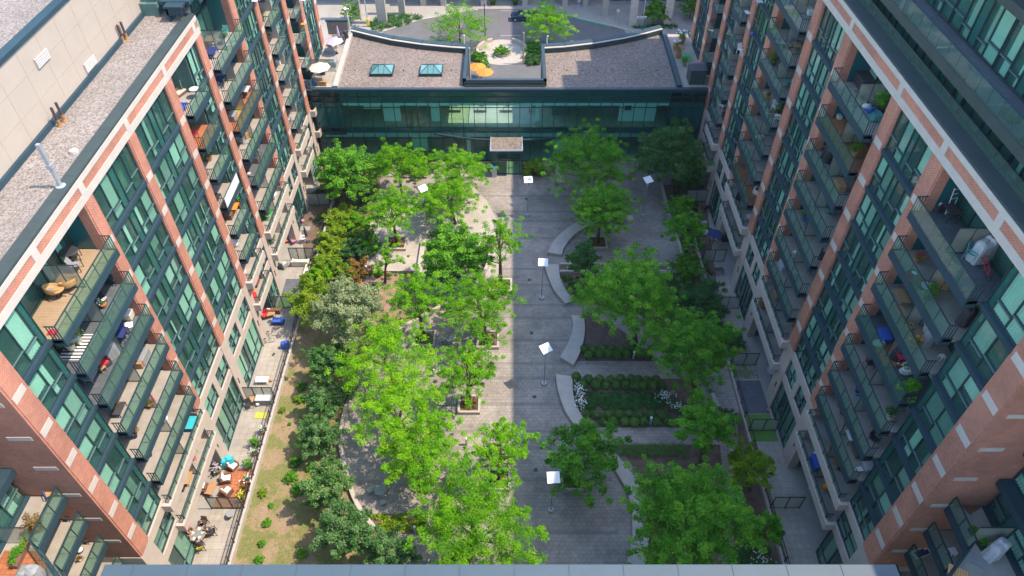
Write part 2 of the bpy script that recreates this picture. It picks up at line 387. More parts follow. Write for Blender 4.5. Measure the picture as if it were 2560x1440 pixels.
def facade(bld, X0, o, piers, bays, ztop, lv, ysouth, upper_y=None, zup=None):
    fx = lambda dx: X0 + o * dx
    marks = [z + .1 for z in lv]
    for (y0, y1, zt) in piers: pier(bld, fx, y0, y1, zt, sorted({round(z, 2) for z in marks + [28.65, 31.65] if z < zt - .6}))
    core = MB()
    for bi, (y0, y1, kind, a) in enumerate(bays):
        tops = a.get("top", ztop)
        levels = lv + ([28.55] if tops > 31 and 28.55 not in lv else [])
        wz = [(y0, y1)] if kind == 'W' else a.get("win", [])
        for (wa, wb) in wz:
            W_ = wb - wa
            wts, dk = (([1.25, 1.25, .75, 1.25, 1.25], (2,)) if W_ > 4 else ([1.3, 1.3, .5], (2,)) if W_ > 2.4 else ([1, 1], ()))
            lev2 = [7.55] + levels
            for i, F in enumerate(lev2):
                z0 = F + (.62 if F == 7.55 else .20); z1 = (lev2[i + 1] - .22) if i + 1 < len(lev2) else tops
                window(bld, fx, wa, wb, z0, z1, wts, dk)
                if F != 7.55:
                    b = MB(); b.box(fx(-.9), fx(-.02), wa, wb, F - .22, F + .20); b.box(fx(-.02), fx(.04), wa, wb, F - .06, F + .17)
                    b.build("spandrel_band", METALB, bld)
            # precast zone
            p = MB(); p.box(fx(-.9), fx(-.01), wa, wb, 7.28, 8.16); p.build('precast_beam', PRECAST, bld); p = MB(); p.box(fx(-.9), fx(-.01), wa, wb, 4.33, 5.18); p.build('precast_beam', PRECAST, bld); p = MB()
            if W_ > 4: p.box(fx(-.8), fx(-.015), (wa + wb) / 2 - .35, (wa + wb) / 2 + .35, 5.18, 7.28)
            if p.v: p.build("precast_mullion", PRECAST, bld)
            if W_ > 4:
                m = (wa + wb) / 2
                window(bld, fx, wa, m - .35, 5.18, 7.28, [1, 1], ()); window(bld, fx, m + .35, wb, 5.18, 7.28, [1, 1], ())
                window(bld, fx, wa, wb, .08, 4.33, [1, 1, .6, 1, 1], (2,), name="patio_window", trans=1.1)
            else:
                window(bld, fx, wa, wb, 5.18, 7.28, [1, 1], ()); window(bld, fx, wa, wb, .08, 4.33, [1, 1], (), name="patio_window", trans=1.1)
            core.box(fx(-1.3), fx(-8), wa - .3, wb + .3, 0, tops)
            if kind == 'B':   # party wall between the window zone and the recess
                core.box(fx(-2.3), fx(-.3), wa - .12 if wa > y0 + .5 else wb, wa if wa > y0 + .5 else wb + .12, 0, tops)
        if a.get("fin"):
            q = MB(); q.box(fx(-1.9), fx(-.12), a["fin"], a["fin"] + .14, 0, 28.4 if o > 0 else 31.6); q.build("fin_wall", PRECAST, bld)
        if kind == 'B':
            r0, r1 = a["rec"]
            core.box(fx(-2.6), fx(-8), r0 - .3, r1 + .3, 0, tops)
            fl2 = [0, 4.55, 7.55] + levels
            for i, F in enumerate(fl2):
                z1 = (fl2[i + 1] - .25) if i + 1 < len(fl2) else tops
                fb = lambda q: fx(q - 1.75)
                window(bld, fb, r0, r1, F + .03, z1, [1, 1.1, .6, 1.1, 1] if r1 - r0 > 5 else [1, 1, .7], (2,), name="balcony_door", trans=0, fins=False, cur=.55)
            if levels[-1] < tops - 3.3: pass
            sl = MB()
            b0, b1 = a["bal"]
            for F in levels:
                if F in a.get("skip", ()): continue
                scr = a.get("screen"); flo = a.get("floors", {}).get(round(F, 2))
                balcony(bld, fx, b0, b1, F, screen=scr, floor=flo, white=(round(F, 2) in a.get("white", ())))
            for F in (4.55, 7.55): balcony(bld, fx, b0, b1, F, precast=True, screen=scr)
    core.build("inner_wall", ROOM, bld)

# ---- left block (sunlit)
XL = -25.0
left = thing("apartment_block", "red brick and teal glass apartment block on the sunlit left side of the courtyard", "building", (XL - 6, 45, 0))
PL = [(20.9, 22.3, 28.95), (32.65, 33.85, 28.95), (39.4, 40.6, 28.95), (46.4, 47.7, 28.95), (53.5, 54.75, 28.95), (62.0, 63.45, 37),
      (68.0, 69.3, 37), (76.3, 77.8, 37), (82.5, 84.0, 37), (88.5, 90.0, 37)]
TILE_O = WOODT
BL = [(22.3, 32.65, 'B', dict(win=[(22.3, 25.15)], rec=(25.15, 32.65), bal=(25.2, 32.62), screen=29.3, floors={25.55: WOODL, 19.55: SLATE, 22.55: SLATE})),
      (33.85, 39.4, 'W', {}), (40.6, 46.4, 'W', {}),
      (47.7, 53.5, 'B', dict(win=[(51.5, 53.5)], rec=(47.7, 51.5), bal=(47.75, 51.5), floors={22.55: WOODT}, white=(16.55,))),
      (54.75, 62.0, 'B', dict(rec=(54.75, 62.0), bal=(54.9, 62.2), screen=58.6, top=31.4, skip=(28.55,), floors={19.55: WOODT, 13.55: SLATE})),
      (63.45, 68.0, 'W', dict(top=31.4)),
      (69.3, 76.3, 'B', dict(win=[(73.3, 76.3)], rec=(69.3, 73.3), bal=(69.4, 73.2), fin=73.16, top=31.4)),
      (77.8, 82.5, 'B', dict(rec=(77.8, 82.5), bal=(77.85, 80.6), top=31.4)),
      (84.0, 88.5, 'W', dict(top=31.4))]
facade(left, XL, 1, PL, BL, 28.95, LV, 20.9)
# ---- right block (shaded)
XR = 24.0
right = thing("apartment_block", "red brick and teal glass apartment block on the shaded right side of the courtyard", "building", (XR + 6, 45, 0))
PR = [(20.25, 21.9, 31.7), (32.6, 34.1, 31.7), (38.85, 40.3, 31.7), (47.7, 49.25, 31.7), (53.95, 55.5, 31.7), (62.65, 64.2, 31.7),
      (68.85, 70.35, 31.7), (77.4, 79.1, 31.7), (83.6, 85.3, 31.7), (89.8, 91.5, 31.7)]
BR = [(21.9, 32.6, 'B', dict(win=[(21.9, 25.0)], rec=(25.0, 32.6), bal=(25.3, 32.6), screen=29.0, floors={28.55: SLATE, 19.55: SLATE})),
      (34.1, 38.85, 'W', {}),
      (40.3, 47.7, 'B', dict(rec=(40.3, 47.7), bal=(40.5, 47.65), screen=44.2, floors={25.55: WOODT})),
      (49.25, 53.95, 'W', {}),
      (55.5, 62.65, 'B', dict(rec=(55.5, 62.65), bal=(55.6, 62.6), screen=59.0, floors={10.55: WOODT})),
      (64.2, 68.85, 'W', {}),
      (70.35, 77.4, 'B', dict(win=[(74.3, 77.4)], rec=(70.35, 74.3), bal=(70.5, 74.2), fin=74.14)),
      (79.1, 83.6, 'B', dict(rec=(79.1, 83.6), bal=(79.15, 81.8))),
      (85.3, 89.8, 'W', {})]
facade(right, XR, -1, PR, BR, 31.7, LV + [28.55], 20.2)

def cornice(bld, fx, y0, y1, zb, breaks, gh=.62, back=.8):
    c = MB(); c.box(fx(-1.5), fx(.04), y0, y1, zb, zb + .5); c.box(fx(-.9), fx(.04), y0, y1, zb + .5 + gh, zb + .5 + gh + .34)
    for yb in breaks: c.box(fx(-.3), fx(.05), yb - .28, yb + .28, zb + .5, zb + .5 + gh)
    c.build("cornice", STONEW, bld)
    b = MB(); b.box(fx(-.9), fx(.0), y0, y1, zb + .5, zb + .5 + gh); b.build("brick_frieze", BRICK, bld)
    k = MB(); zt = zb + .5 + gh + .34; k.box(fx(-back), fx(.0), y0, y1, zt, zt + .16)
    y = y0 + 2
    while y < y1: k.box(fx(-back - .005), fx(.005), y, y + .02, zt, zt + .168); y += 2.4
    k.build("coping", METAL, bld)
fl_ = lambda dx: XL + dx
fr_ = lambda dx: XR - dx
cornice(left, fl_, 5, 54.75, 28.95, [21.6, 27.5, 33.2, 40, 47, 53.8], .58)
cornice(right, fr_, 5, 92, 31.7, [21, 27, 33.3, 39.6, 48.5, 54.7, 63.4], .6, 1.0)
m = MB(); m.box(-28.9, -25.8, 5, 56, 29.6, 30.45); m.box(-29, -28.9, 5, 56, 29.6, 30.5); m.build("gravel_roof", GRAVEL, left)
m = MB(); m.box(-60, -28.95, 5, 80, 0, 35.35); m.build("beige_wall", BEIGE, left)
m = MB()
for y in np.arange(6, 79, 2.35): m.box(-28.95, -28.94, y, y + .03, 30.6, 35.3)
for z in (32.2, 33.8): m.box(-28.95, -28.938, 5, 80, z, z + .03)
m.build("panel_joint", plain("joint", (.36, .31, .265), .9), left)
m = MB(); m.box(-60, -29.6, 5, 80, 35.35, 35.45); m.build("upper_gravel_roof", GRAVEL, left)
m = MB(); m.box(-29.5, -28.85, 5, 80, 35.35, 35.62); m.box(-28.95, -28.75, 5, 80, 30.45, 30.8); m.box(-40, -29.5, 32.6, 33.0, 35.45, 35.8); m.build("coping", METALB, left)
for yy, zz in ((40.05, 33.6), (44.45, 30.95)):
    m = MB(); m.box(-28.94, -28.9, yy, yy + 1.6, zz, zz + .62, 1)
    for k in range(5): m.box(-28.9, -28.84, yy + .04, yy + 1.56, zz + .02 + k * .125, zz + .09 + k * .125)
    m.build("louvre_vent", [colmat("vent_paint", (.55, .53, .5)), MATS["joint"]], left)
# north part of the left block rising above the cornice
m = MB(); m.box(-40, -27.3, 56.0, 92, 29, 42); m.build("upper_wall", METAL, left)
window(left, lambda q: XL - 2 + q, 54.8, 62, 31.5, 34.3, [1, 1, .6, 1, 1], (2,))
m = MB(); m.box(-27.2, -24.9, 54.2, 62, 31.4, 31.7); m.box(-26.6, -25.2, 53.3, 55.2, 31.5, 31.65); m.box(-26.5, -25.3, 53.4, 53.5, 30.95, 31.5); m.box(-26.5, -26.35, 53.4, 55.2, 30.45, 31.5)
m.build("upper_terrace", METALB, left)
m = MB(); m.quad((-27.2, 54.6, 32.3), (-27.2, 58, 32.3), (-27.2, 58, 33.3), (-27.2, 54.6, 33.3)); m.build("terrace_glass", GLASSR, left)
m = MB(); m.bar((-27.2, 54.6, 33.3), (-27.2, 58, 33.3), .06)
for y in np.arange(54.6, 58, 1.1): m.bar((-27.2, y, 32.3), (-27.2, y, 33.3), .05)
m.build("terrace_railing", DARKM, left)
# roof of the right block, terrace and set-back tower storeys
m = MB(); m.box(24.6, 60, 5, 92, 31.8, 32.2); m.build("terrace_roof", DECK, right)
m = MB(); m.box(27.4, 60, 5, 82.1, 32.2, 45.6); m.box(27.4, 60, 82.1, 85.7, 32.2, 42.2); m.box(27.4, 60, 85.7, 88.9, 32.2, 38.8); m.build("tower_wall", ROOM, right)
m = MB(); m.quad((24.95, 5, 32.9), (24.95, 92, 32.9), (24.95, 92, 34.0), (24.95, 5, 34.0)); m.build("terrace_glass", GLASSR, right)
m = MB(); m.bar((24.95, 5, 34.02), (24.95, 92, 34.02), .07); m.bar((25.1, 5, 33.42), (25.1, 92, 33.42), .04)
for y in np.arange(6, 92, 1.2): m.bar((24.98, y, 32.9), (24.98, y, 34.0), .05)
m.build("terrace_railing", DARKM, right)
m = MB(); m.box(24.85, 27.3, 8, 70, 34.95, 35.2); m.build("upper_balcony_floor", SLATE, right)
m = MB(); m.box(24.7, 24.85, 8, 70, 34.75, 35.35); m.box(24.85, 27.3, 8, 70, 34.8, 34.949); m.build("upper_balcony_edge", METAL, right)
m = MB(); m.quad((24.72, 8, 35.38), (24.72, 70, 35.38), (24.72, 70, 36.35), (24.72, 8, 36.35)); m.build("upper_glass", GLASSR, right)
m = MB(); m.bar((24.72, 8, 36.38), (24.72, 70, 36.38), .09, .06)
for y in np.arange(8, 70, 1.25): m.bar((24.76, y, 35.35), (24.76, y, 36.35), .05)
m.build("upper_railing", METALB, right)
fq = lambda q: 26.2 - q
y = 20.0
while y < 60:
    window(right, fq, y, y + 5.6, 32.25, 34.75, [1, 1.2, .7, 1.2, 1], (2,), trans=.0, cur=.6)
    window(right, lambda q: 26.9 - q, y, y + 5.6, 35.25, 38.6, [1.2, 1, .8, 1, 1.2], (2,), trans=.7, cur=.8)
    window(right, lambda q: 26.9 - q, y, y + 5.6, 39.1, 42.2, [1.2, 1, .8, 1, 1.2], (2,), trans=.7, cur=.8)
    y += 5.7
m = MB(); m.box(26.3, 27.4, 5, 82, 38.6, 39.1); m.box(26.3, 27.4, 5, 82, 42.2, 42.7); m.build("tower_band", METAL, right)
for k, yy in enumerate((41.2, 36.6)):
    pass
# recessed southern wings with corner balconies
def wing(bld, X0, o, ys):
    fx = lambda dx: X0 + o * dx
    w = MB(); w.box(fx(-3.9), fx(-12), 5, ys - .3, 0, 28.9); w.build("inner_wall", ROOM, bld)
    b = MB(); b.box(fx(-9), fx(-1.9), ys + .01, ys + .3, 8.15, 31)
    b.build("brick_return", BRICK, bld)
    for z in LV + [28.55]:
        s = MB(); s.box(fx(-1.75), fx(-.45), ys - .03, ys, z - .10, z + .22); s.build("stone_block", STONEW, bld)
    c = MB(); c.box(fx(-9), fx(-1.95), ys - .03, ys + .3, 0, 8.15); c.build("precast_return", PRECAST, bld)
    for i, F in enumerate([4.55, 7.55] + LV):
        window(bld, lambda q: fx(-3.5 + q), 12.2, ys - .1, F + .1, F + 2.6, [1, 1, .6, 1, 1, .6, 1], (2, 5), name="window", trans=.7)
        bb = MB(); bb.box(fx(-4.2), fx(-3.4 if F < 17 else -2.95), 12, ys - .05, F - .4, F + .1); bb.build("spandrel_band", METALB, bld)
        if F > 17: continue
        pts = [(fx(-1.45), ys - .06), (fx(-1.45), 17.65), (fx(1.6), 15.0), (fx(5.2), 12.0), (fx(-3.4), 12.0), (fx(-3.4), ys - .06)]
        fm = DECK
        q = MB(); q.prism(pts, F - .22, F, 0)
        q.build("balcony", [fm], bld)
        e = MB()
        for (pa, pb) in ((pts[0], pts[1]), (pts[1], pts[2]), (pts[2], pts[3])): e.bar((*pa, F - .2), (*pb, F - .2), .12, .52)
        e.build("balcony_edge", METALB, bld)
        r = MB(); gg = MB()
        for (pa, pb) in ((pts[0], pts[1]), (pts[1], pts[2]), (pts[2], pts[3])):
            r.bar((*pa, F + 1.12), (*pb, F + 1.12), .07)
            L_ = math.dist(pa, pb); n = max(2, round(L_ / 1.1))
            for k in range(n + 1):
                t = k / n; x = pa[0] + (pb[0] - pa[0]) * t; yv = pa[1] + (pb[1] - pa[1]) * t; r.bar((x, yv, F + .06), (x, yv, F + 1.1), .05)
            gg.quad((*pa, F + .1), (*pb, F + .1), (*pb, F + 1.1), (*pa, F + 1.1))
        r.build("railing", DARKM, bld); gg.build("glass_panel", GLASSR, bld)
        if F == 16.55 and o > 0:
            tt = MB(); tt.prism([(fx(-1.6), 17.55), (fx(1.4), 14.95), (fx(4.6), 12.2), (fx(-3.3), 12.2), (fx(-3.3), 17.55)], F + .004, F + .03); tt.build("terracotta_tiles", WOODT, bld)
        if F == 16.55:
            s2 = MB(); s2.quad((fx(-3.4), 18.0, F + .1), (fx(-1.5), 18.0, F + .1), (fx(-1.5), 18.0, F + 1.8), (fx(-3.4), 18.0, F + 1.8))
            s2.box(fx(-3.4), fx(-1.5), 17.97, 18.03, F + 1.8, F + 1.86, 1); s2.build("privacy_screen", [SCREENG, DARKM], bld)
wing(left, XL, 1, 20.9); wing(right, XR, -1, 20.25)
# south block below the camera, only its coping shows
south = thing("south_block", "flat roofed block whose pale metal coping runs along the bottom edge of the view", "building", (0, 8, 0))
m = MB(); m.box(-17, 16, -12, 12.6, 0, 25.2); m.build("wall", ROOM, south)
m = MB(); m.box(-17.25, 16.25, 11.7, 12.92, 25.2, 25.36)
COPE = plain("pale_coping", (.05, .08, .10), .5, .06, .7)
for x in np.arange(-16, 16, 2.3): m.box(x, x + .025, 11.68, 12.94, 25.2, 25.385)
m.build("coping", COPE, south)
m = MB(); m.box(-16.8, 15.8, -12, 11.7, 25.2, 25.22); m.build("roof", GRAVEL, south)
# tower to the east that keeps the drop-off road in shade
et = thing("east_tower", "tall tower far right beyond the frame shading the drop-off road", "building", (48, 130, 0))
m = MB(); m.box(36, 60, 110.3, 150, 0, 60); m.build("wall", BRICK, et)
# ---------------------------------------------------------------- glazed link building
link = thing("link_building", "low two storey glass link building with gravel roof closing the courtyard", "building", (0, 84, 0))
YF = 78.3
NWALL = [(-22.0, 93.0), (-19.0, 91.5), (-16, 90.1), (-12, 88.9), (-8, 88.1), (-5.6, 87.8)]
NEW_ = [(3.9, 87.8), (7, 88.2), (11, 89.2), (15, 90.6), (18, 92.0), (20.6, 93.4)]
m = MB(); m.prism([(-21.3, 78.6), (-5.7, 78.6), (-5.7, 79.1), (-5.7, 87.8)] + NWALL[::-1][1:], 9.9, 10.4)
m.prism([(3.9, 78.6), (20.3, 78.6), (20.4, 93.2)] + NEW_[::-1][1:], 9.9, 10.4); m.prism([(-5.7, 78.6), (3.9, 78.6), (3.9, 79.05), (-5.7, 79.05)], 9.9, 10.4)
m.build("gravel_roof", GRAVEL2, link)
def wallstrip(mb, pts, th, z0, z1, mi=0):
    for a, b in zip(pts[:-1], pts[1:]):
        a = Vector(a); b = Vector(b); dd = (b - a).normalized(); nn = Vector((-dd.y, dd.x)) * th
        mb.prism([tuple(a - dd * .01), tuple(b + dd * .01), tuple(b + nn + dd * .01), tuple(a + nn - dd * .01)], z0, z1, mi)
m = MB(); wallstrip(m, NWALL, .35, 0, 11.0); m.build("parapet_wall", CONC, link); m = MB(); wallstrip(m, NEW_, .35, 0, 11.0); m.build("parapet_wall", CONC, link)
for pl in (NWALL, NEW_):
    m = MB(); wallstrip(m, [(x, y - .12) for x, y in pl], .11, 10.4, 11.05); m.build("parapet_upstand", METAL, link)
    m = MB(); wallstrip(m, [(x, y + .40) for x, y in pl], .75, 10.85, 11.15); m.build("coping", METALB, link)
    m = MB(); wallstrip(m, pl, .40, 11.0, 11.06); m.build("parapet_top", CONC, link)
m = MB(); m.box(-6.05, -5.65, 79.3, 88.3, 9.9, 11.2); m.box(3.85, 4.25, 79.3, 88.3, 9.9, 11.2); m.box(-6.05, 4.25, 79.3, 79.75, 10.3, 11.2); m.build("notch_coping", METALB, link)
m = MB(); m.box(-5.9, 4.1, 79.2, 79.28, 10.4, 11.0); m.box(-5.9, 4.1, 79.1, 79.19, 10.4, 10.6); m.build("notch_upstand", METAL, link)
m = MB(); m.prism([(-21.9, 78.6), (-21.3, 78.6), (-21.7, 93.2), (-22.3, 93.2)], 9.9, 10.85); m.build("side_parapet", CONC, link)
m = MB(); m.prism([(20.2, 78.6), (20.75, 78.6), (21.0, 93.6), (20.4, 93.6)], 9.9, 10.95); m.build("side_coping", METALB, link)
m = MB(); m.box(-25.0, 24.0, 78.12, 78.62, 10.3, 10.62); m.build("front_coping", METALB, link)
# facade
m = MB()
n = 34
for i in range(n + 1):
    x = -24.7 + i * (48.5 / n); m.box(x - .035, x + .035, 78.18, 78.34, .1, 10.3)
for z in (.1, 3.6, 4.45, 5.2, 8.05, 8.75, 9.5, 10.25): m.box(-24.8, 23.9, 78.2, 78.33, z - .03, z + .03)
m.build("mullion_grid", DARKM, link)
m = MB(); m.quad((-24.8, 78.3, .1), (23.9, 78.3, .1), (23.9, 78.3, 10.3), (-24.8, 78.3, 10.3)); m.build("glass_facade", GLASSL, link)
m = MB(); m.box(-24.8, 23.9, 78.4, 78.5, 8.75, 10.3); m.box(-24.8, 23.9, 78.4, 78.5, 4.3, 5.15); m.box(-24.8, -21.2, 78.4, 78.5, 4, 10); m.box(19.6, 23.9, 78.4, 78.5, 0, 10); m.build("spandrel", PANELM, link)
# interior
m = MB(); m.box(-24.8, -5.7, 78.6, 87, 4.5, 4.9); m.box(3.9, 23.9, 78.6, 87, 4.5, 4.9); m.box(-5.7, 3.9, 78.6, 79.6, 4.5, 4.9); m.build("upper_floor", plain("carpet", (.26, .28, .17), .9, .25, 2), link)
m = MB(); m.box(-5.6, 3.85, 79.6, 88, 4.5, 4.9); m.build("notch_terrace", PALEP, link)
m = MB(); m.box(-24.8, -5.8, 78.5, 87.0, 9.0, 9.2); m.box(4.0, 23.9, 78.5, 87.0, 9.0, 9.2); m.box(-5.8, 4.0, 78.5, 79.3, 9.0, 9.2); m.build("ceiling", WHITE, link)
m = MB(); m.box(-24.0, 23.0, 78.55, 78.66, 3.62, 4.28); m.build("lower_valance", colmat("valance_cloth2", (.45, .62, .55)), link)
m = MB(); m.box(-24.8, 23.9, 78.34, 84, .0, .06); m.build("lower_floor", colmat("pale_floor", (.42, .46, .38)), link)
m = MB(); m.box(-21.0, 19.5, 78.55, 78.7, 8.15, 8.72); m.build("valance", colmat("valance_cloth", (.75, .95, .85)), link)
m = MB(); m.box(-24.8, -5.7, 84.0, 84.2, 0, 9); m.box(3.9, 23.9, 84.0, 84.2, 0, 9); m.box(-5.7, 3.9, 84.0, 84.2, 0, 4.5); m.build("back_wall", colmat("interior_wall", (.22, .42, .34)), link)
m = MB()
for (a, b, z0, z1) in ((-16.6, -14.3, 4.9, 8.6), (-10.4, -9.3, 4.9, 8.6), (3.0, 3.5, 4.9, 8.6), (-18.9, -16.8, 6.7, 8.6), (13.7, 18.4, 4.9, 8.6), (-13.2, -11.2, 0, 4.3), (5.5, 9.5, 0, 4.3), (-6, -5.5, 0, 4.3), (17, 18.6, 0, 4.3)):
    m.box(a, b, 80.2, 80.4, z0, z1)
m.build("white_partition", colmat("interior_white", (.75, .88, .80)), link)
m = MB(); m.box(-18.6, -12.2, 82, 84, 8.3, 8.8); m.box(-11.6, -7.5, 82, 84, 8.2, 8.8)
m.build("teal_bulkhead", colmat("teal_paint", (.08, .50, .42)), link)
m = MB(); m.box(13.95, 15.6, 80.1, 80.18, 6.3, 7.9); m.build("picture_frame", WHITE, link)
m = MB(); m.box(14.35, 15.2, 80.05, 80.09, 6.6, 7.6); m.build("picture", BLACK, link)
for (x0, x1) in ((5.2, 7.6), (8.4, 10.4), (10.8, 13.2)):
    m = MB(); m.box(x0, x1, 81.6, 81.7, 4.9, 8.3)
    m.build("interior_window", colmat("interior_glass", (.10, .16, .13), .2), link)
for i in range(7):
    x = -8 + i * 3.4
    m = MB(); m.box(x, x + 1.3, 82.2, 82.9, 5.6, 5.68); m.box(x + .05, x + .12, 82.25, 82.85, 4.9, 5.6); m.box(x + 1.18, x + 1.25, 82.25, 82.85, 4.9, 5.6); m.box(x + .4, x + .9, 82.5, 82.56, 5.68, 6.1)
    m.build("desk", colmat("desk_wood", (.3, .26, .2)), link)
# entrance canopy and vestibule
m = MB(); m.box(-2.78, 1.36, 75.0, 78.1, 3.45, 3.75); m.build("canopy", METALB, link)
m = MB(); m.box(-2.62, 1.2, 75.15, 78.1, 3.751, 3.86); m.build("canopy_gravel", GRAVEL2, link)
m = MB(); m.box(-2.78, -2.63, 75.0, 78.1, 3.751, 3.92); m.box(1.21, 1.36, 75.0, 78.1, 3.751, 3.92); m.box(-2.63, 1.21, 75.0, 75.14, 3.751, 3.92); m.build("canopy_rim", GALV, link)
m = MB()
for x in (-2.55, -1.85, -.4, 1.0, 1.3): m.box(x - .05, x + .05, 75.33, 75.43, .0, 3.45)
m.box(-2.6, 1.35, 75.32, 75.44, 2.35, 2.5); m.box(-2.6, 1.35, 75.32, 75.44, 0.001, .12); m.build("door_frame", DARKM, link)
for (a, b) in ((-1.78, -.45), (-.35, .95)):
    m = MB(); m.quad((a, 75.4, .1), (b, 75.4, .1), (b, 75.4, 2.35), (a, 75.4, 2.35)); o = m.build("glass_door", GLASSL, link)
    k = MB(); s_ = b - .12 if a < -1 else a + .12; k.bar((s_, 75.3, .8), (s_, 75.3, 1.4), .04); k.build("door_handle", GALV, o)
m = MB(); m.quad((-2.55, 75.38, .1), (-1.85, 75.38, .1), (-1.85, 75.38, 3.4), (-2.55, 75.38, 3.4)); m.build("vestibule_glass", GLASSL, link); m = MB(); m.quad((1.3, 75.38, .1), (1.3, 78, .1), (1.3, 78, 3.4), (1.3, 75.38, 3.4)); m.build("vestibule_glass", GLASSL, link); m = MB(); m.quad((-2.55, 75.38, .1), (-2.55, 78, .1), (-2.55, 78, 3.4), (-2.55, 75.38, 3.4)); m.build("vestibule_glass", GLASSL, link)
m = MB(); m.box(-2.5, 1.25, 75.5, 78.2, .01, .05); m.build("door_mat", colmat("mat", (.35, .34, .2)), link)
# curved canopy beams
for s_ in (-1, 1):
    m = MB(); x0 = -2.8 if s_ < 0 else 1.4; x1 = -10.0 if s_ < 0 else 8.5; P_ = []
    for i in range(13):
        t = i / 12; P_.append((x0 + (x1 - x0) * t, 76.7 + 1.5 * (t ** 1.7), 4.35))
    for a, b in zip(P_[:-1], P_[1:]): m.bar(a, b, .22, .2)
    for i in (3, 6, 9): m.bar(P_[i], (P_[i][0], 78.2, 4.9), .04)
    m.build("curved_canopy_beam", METALB, link)
for x in (-16.4, -10.2):
    sk = MB(); cx, cy = x, 82.9; a = 1.42; b = 1.3
    fr = MB(); fr.box(cx - a, cx + a, cy - b, cy - b + .14, 10.4, 10.78); fr.box(cx - a, cx + a, cy + b - .14, cy + b, 10.4, 10.78); fr.box(cx - a, cx - a + .14, cy - b + .14, cy + b - .14, 10.4, 10.78); fr.box(cx + a - .14, cx + a, cy - b + .14, cy + b - .14, 10.4, 10.78)
    r0, r1 = (cx - .35, cy, 11.35), (cx + .35, cy, 11.35); c4_ = [(cx - a + .1, cy - b + .1, 10.78), (cx + a - .1, cy - b + .1, 10.78), (cx + a - .1, cy + b - .1, 10.78), (cx - a + .1, cy + b - .1, 10.78)]
    for p_, r_ in ((c4_[0], r0), (c4_[3], r0), (c4_[1], r1), (c4_[2], r1), (r0, r1)): fr.bar(p_, r_, .07)
    for sx in (-.35, .35): fr.bar((cx + sx, cy - b + .1, 10.78), (cx + sx, cy, 11.35), .05)
    o = fr.build("skylight", METALB, link)
    sk.add([*c4_, r0, r1], [(0, 1, 5, 4), (1, 2, 5), (2, 3, 4, 5), (3, 0, 4)]); sk.build("skylight_glass", colmat("skylight_pane", (.10, .24, .24), .12), o)
    q = MB(); q.box(cx - a + .1, cx + a - .1, cy - b + .1, cy + b - .1, 10.38, 10.42); q.build("skylight_base", ROOM, o)
m = MB(); rr = random.Random(3)
for x in list(np.arange(-20, -6, 2.05)) + list(np.arange(5, 20, 1.9)): m.box(x, x + .12, 83.1, 83.22, 10.4, 10.52)
m.build("roof_anchor", BLACK, link)
for (x, y) in ((-6.3, 89), (4.6, 88.9)):
    P_ = [(x, y, 10.9), (x, y, 12.0), (x + .05, y - .15, 12.35), (x + .1, y - .35, 12.3)]; m = MB(); m.tube(P_, .07, 6); m.build("gooseneck_vent", WHITE, link)
# ground works
m = MB(); m.box(-400, 400, -200, 700, -.5, -.02); struct("ground", m, WALKM)
m = MB(); m.box(-22.0, 21.2, 8, 78.25, -.3, 0); struct("courtyard_paving", m, PAVER)
m = MB()
for v in (490, 529, 553, 595, 672, 713, 763, 794, 850, 908, 945, 1010, 1078, 1121, 1199, 1332):
    y = g(1310, v)[1]; m.box(-6.8, 9.5 if y > 34 else 8.6, y - .17, y + .17, .0, .004)
struct("paving_band", m, BAND)
m = MB(); P_ = [g(1185, 468), g(1215, 500), g(1238, 540), g(1248, 590), g(1250, 660), g(1248, 700), g(1215, 690), g(1180, 640), g(1060, 600), g(1000, 520), g(1080, 470)]
m.prism(P_, .0, .006); struct("pale_path", m, PALEP)
# terraces
for sx, x0, x1 in ((-1, -24.96, -22.2), (1, 21.4, 23.96)):
    m = MB(); m.box(x0, x1, 8, 78.2, -.3, .02); struct("terrace", m, TERR if sx < 0 else TERR)
    m = MB(); m.box(x1 if sx < 0 else x0 - .28, x1 + .28 if sx < 0 else x0, 8, 70, -.3, .55 if sx < 0 else .5)
    tag(m.build("retaining_wall", CONC), "long low concrete wall edging the %s terraces" % ("sunny left" if sx < 0 else "shaded right"), "wall")
    f = MB(); xx = x1 + .12 if sx < 0 else x0 - .12
    y = 12
    while y < 69.9: f.bar((xx, y, .5), (xx, y, 1.45), .06); y += 1.5
    f.bar((xx, 12, 1.45), (xx, 70, 1.45), .06); f.bar((xx, 12, .75), (xx, 70, .75), .03)
    if sx < 0:
        y = 12
        while y < 50: f.bar((xx, y, .75), (xx, y, 1.42), .015); y += .16
    tag(f.build("terrace_fence", BLACK), "thin dark metal fence along the %s terraces" % ("left" if sx < 0 else "right"), "fence")
def patch(x0, x1, y0, y1, mat, name, label, cat="flooring"):
    m = MB(); m.box(x0, x1, y0, y1, .024, .05); tag(m.build(name, mat), label, cat)
patch(-24.9, -22.25, 28.8, 32.4, WOODT, "deck_tiles", "terracotta wooden deck tiles on the nearest furnished left terrace")
patch(-24.9, -22.4, 53.2, 56.0, SLATE, "slate_floor", "dark blue slate floor of the left terrace with built in corner bench")
patch(-24.9, -22.4, 51.6, 53.1, TURF, "turf_mat", "bright green artificial turf strip on the left terrace")
patch(21.6, 23.9, 38.2, 42.0, SLATE, "slate_floor", "dark slate floor of a right terrace beside green turf")
patch(21.6, 23.9, 35.2, 38.1, TURF, "turf_mat", "dark green artificial turf square on the right terrace in shade")
patch(21.5, 23.9, 42.2, 47.2, TERRM, "mossy_floor", "pavers with moss in the joints on a right terrace")
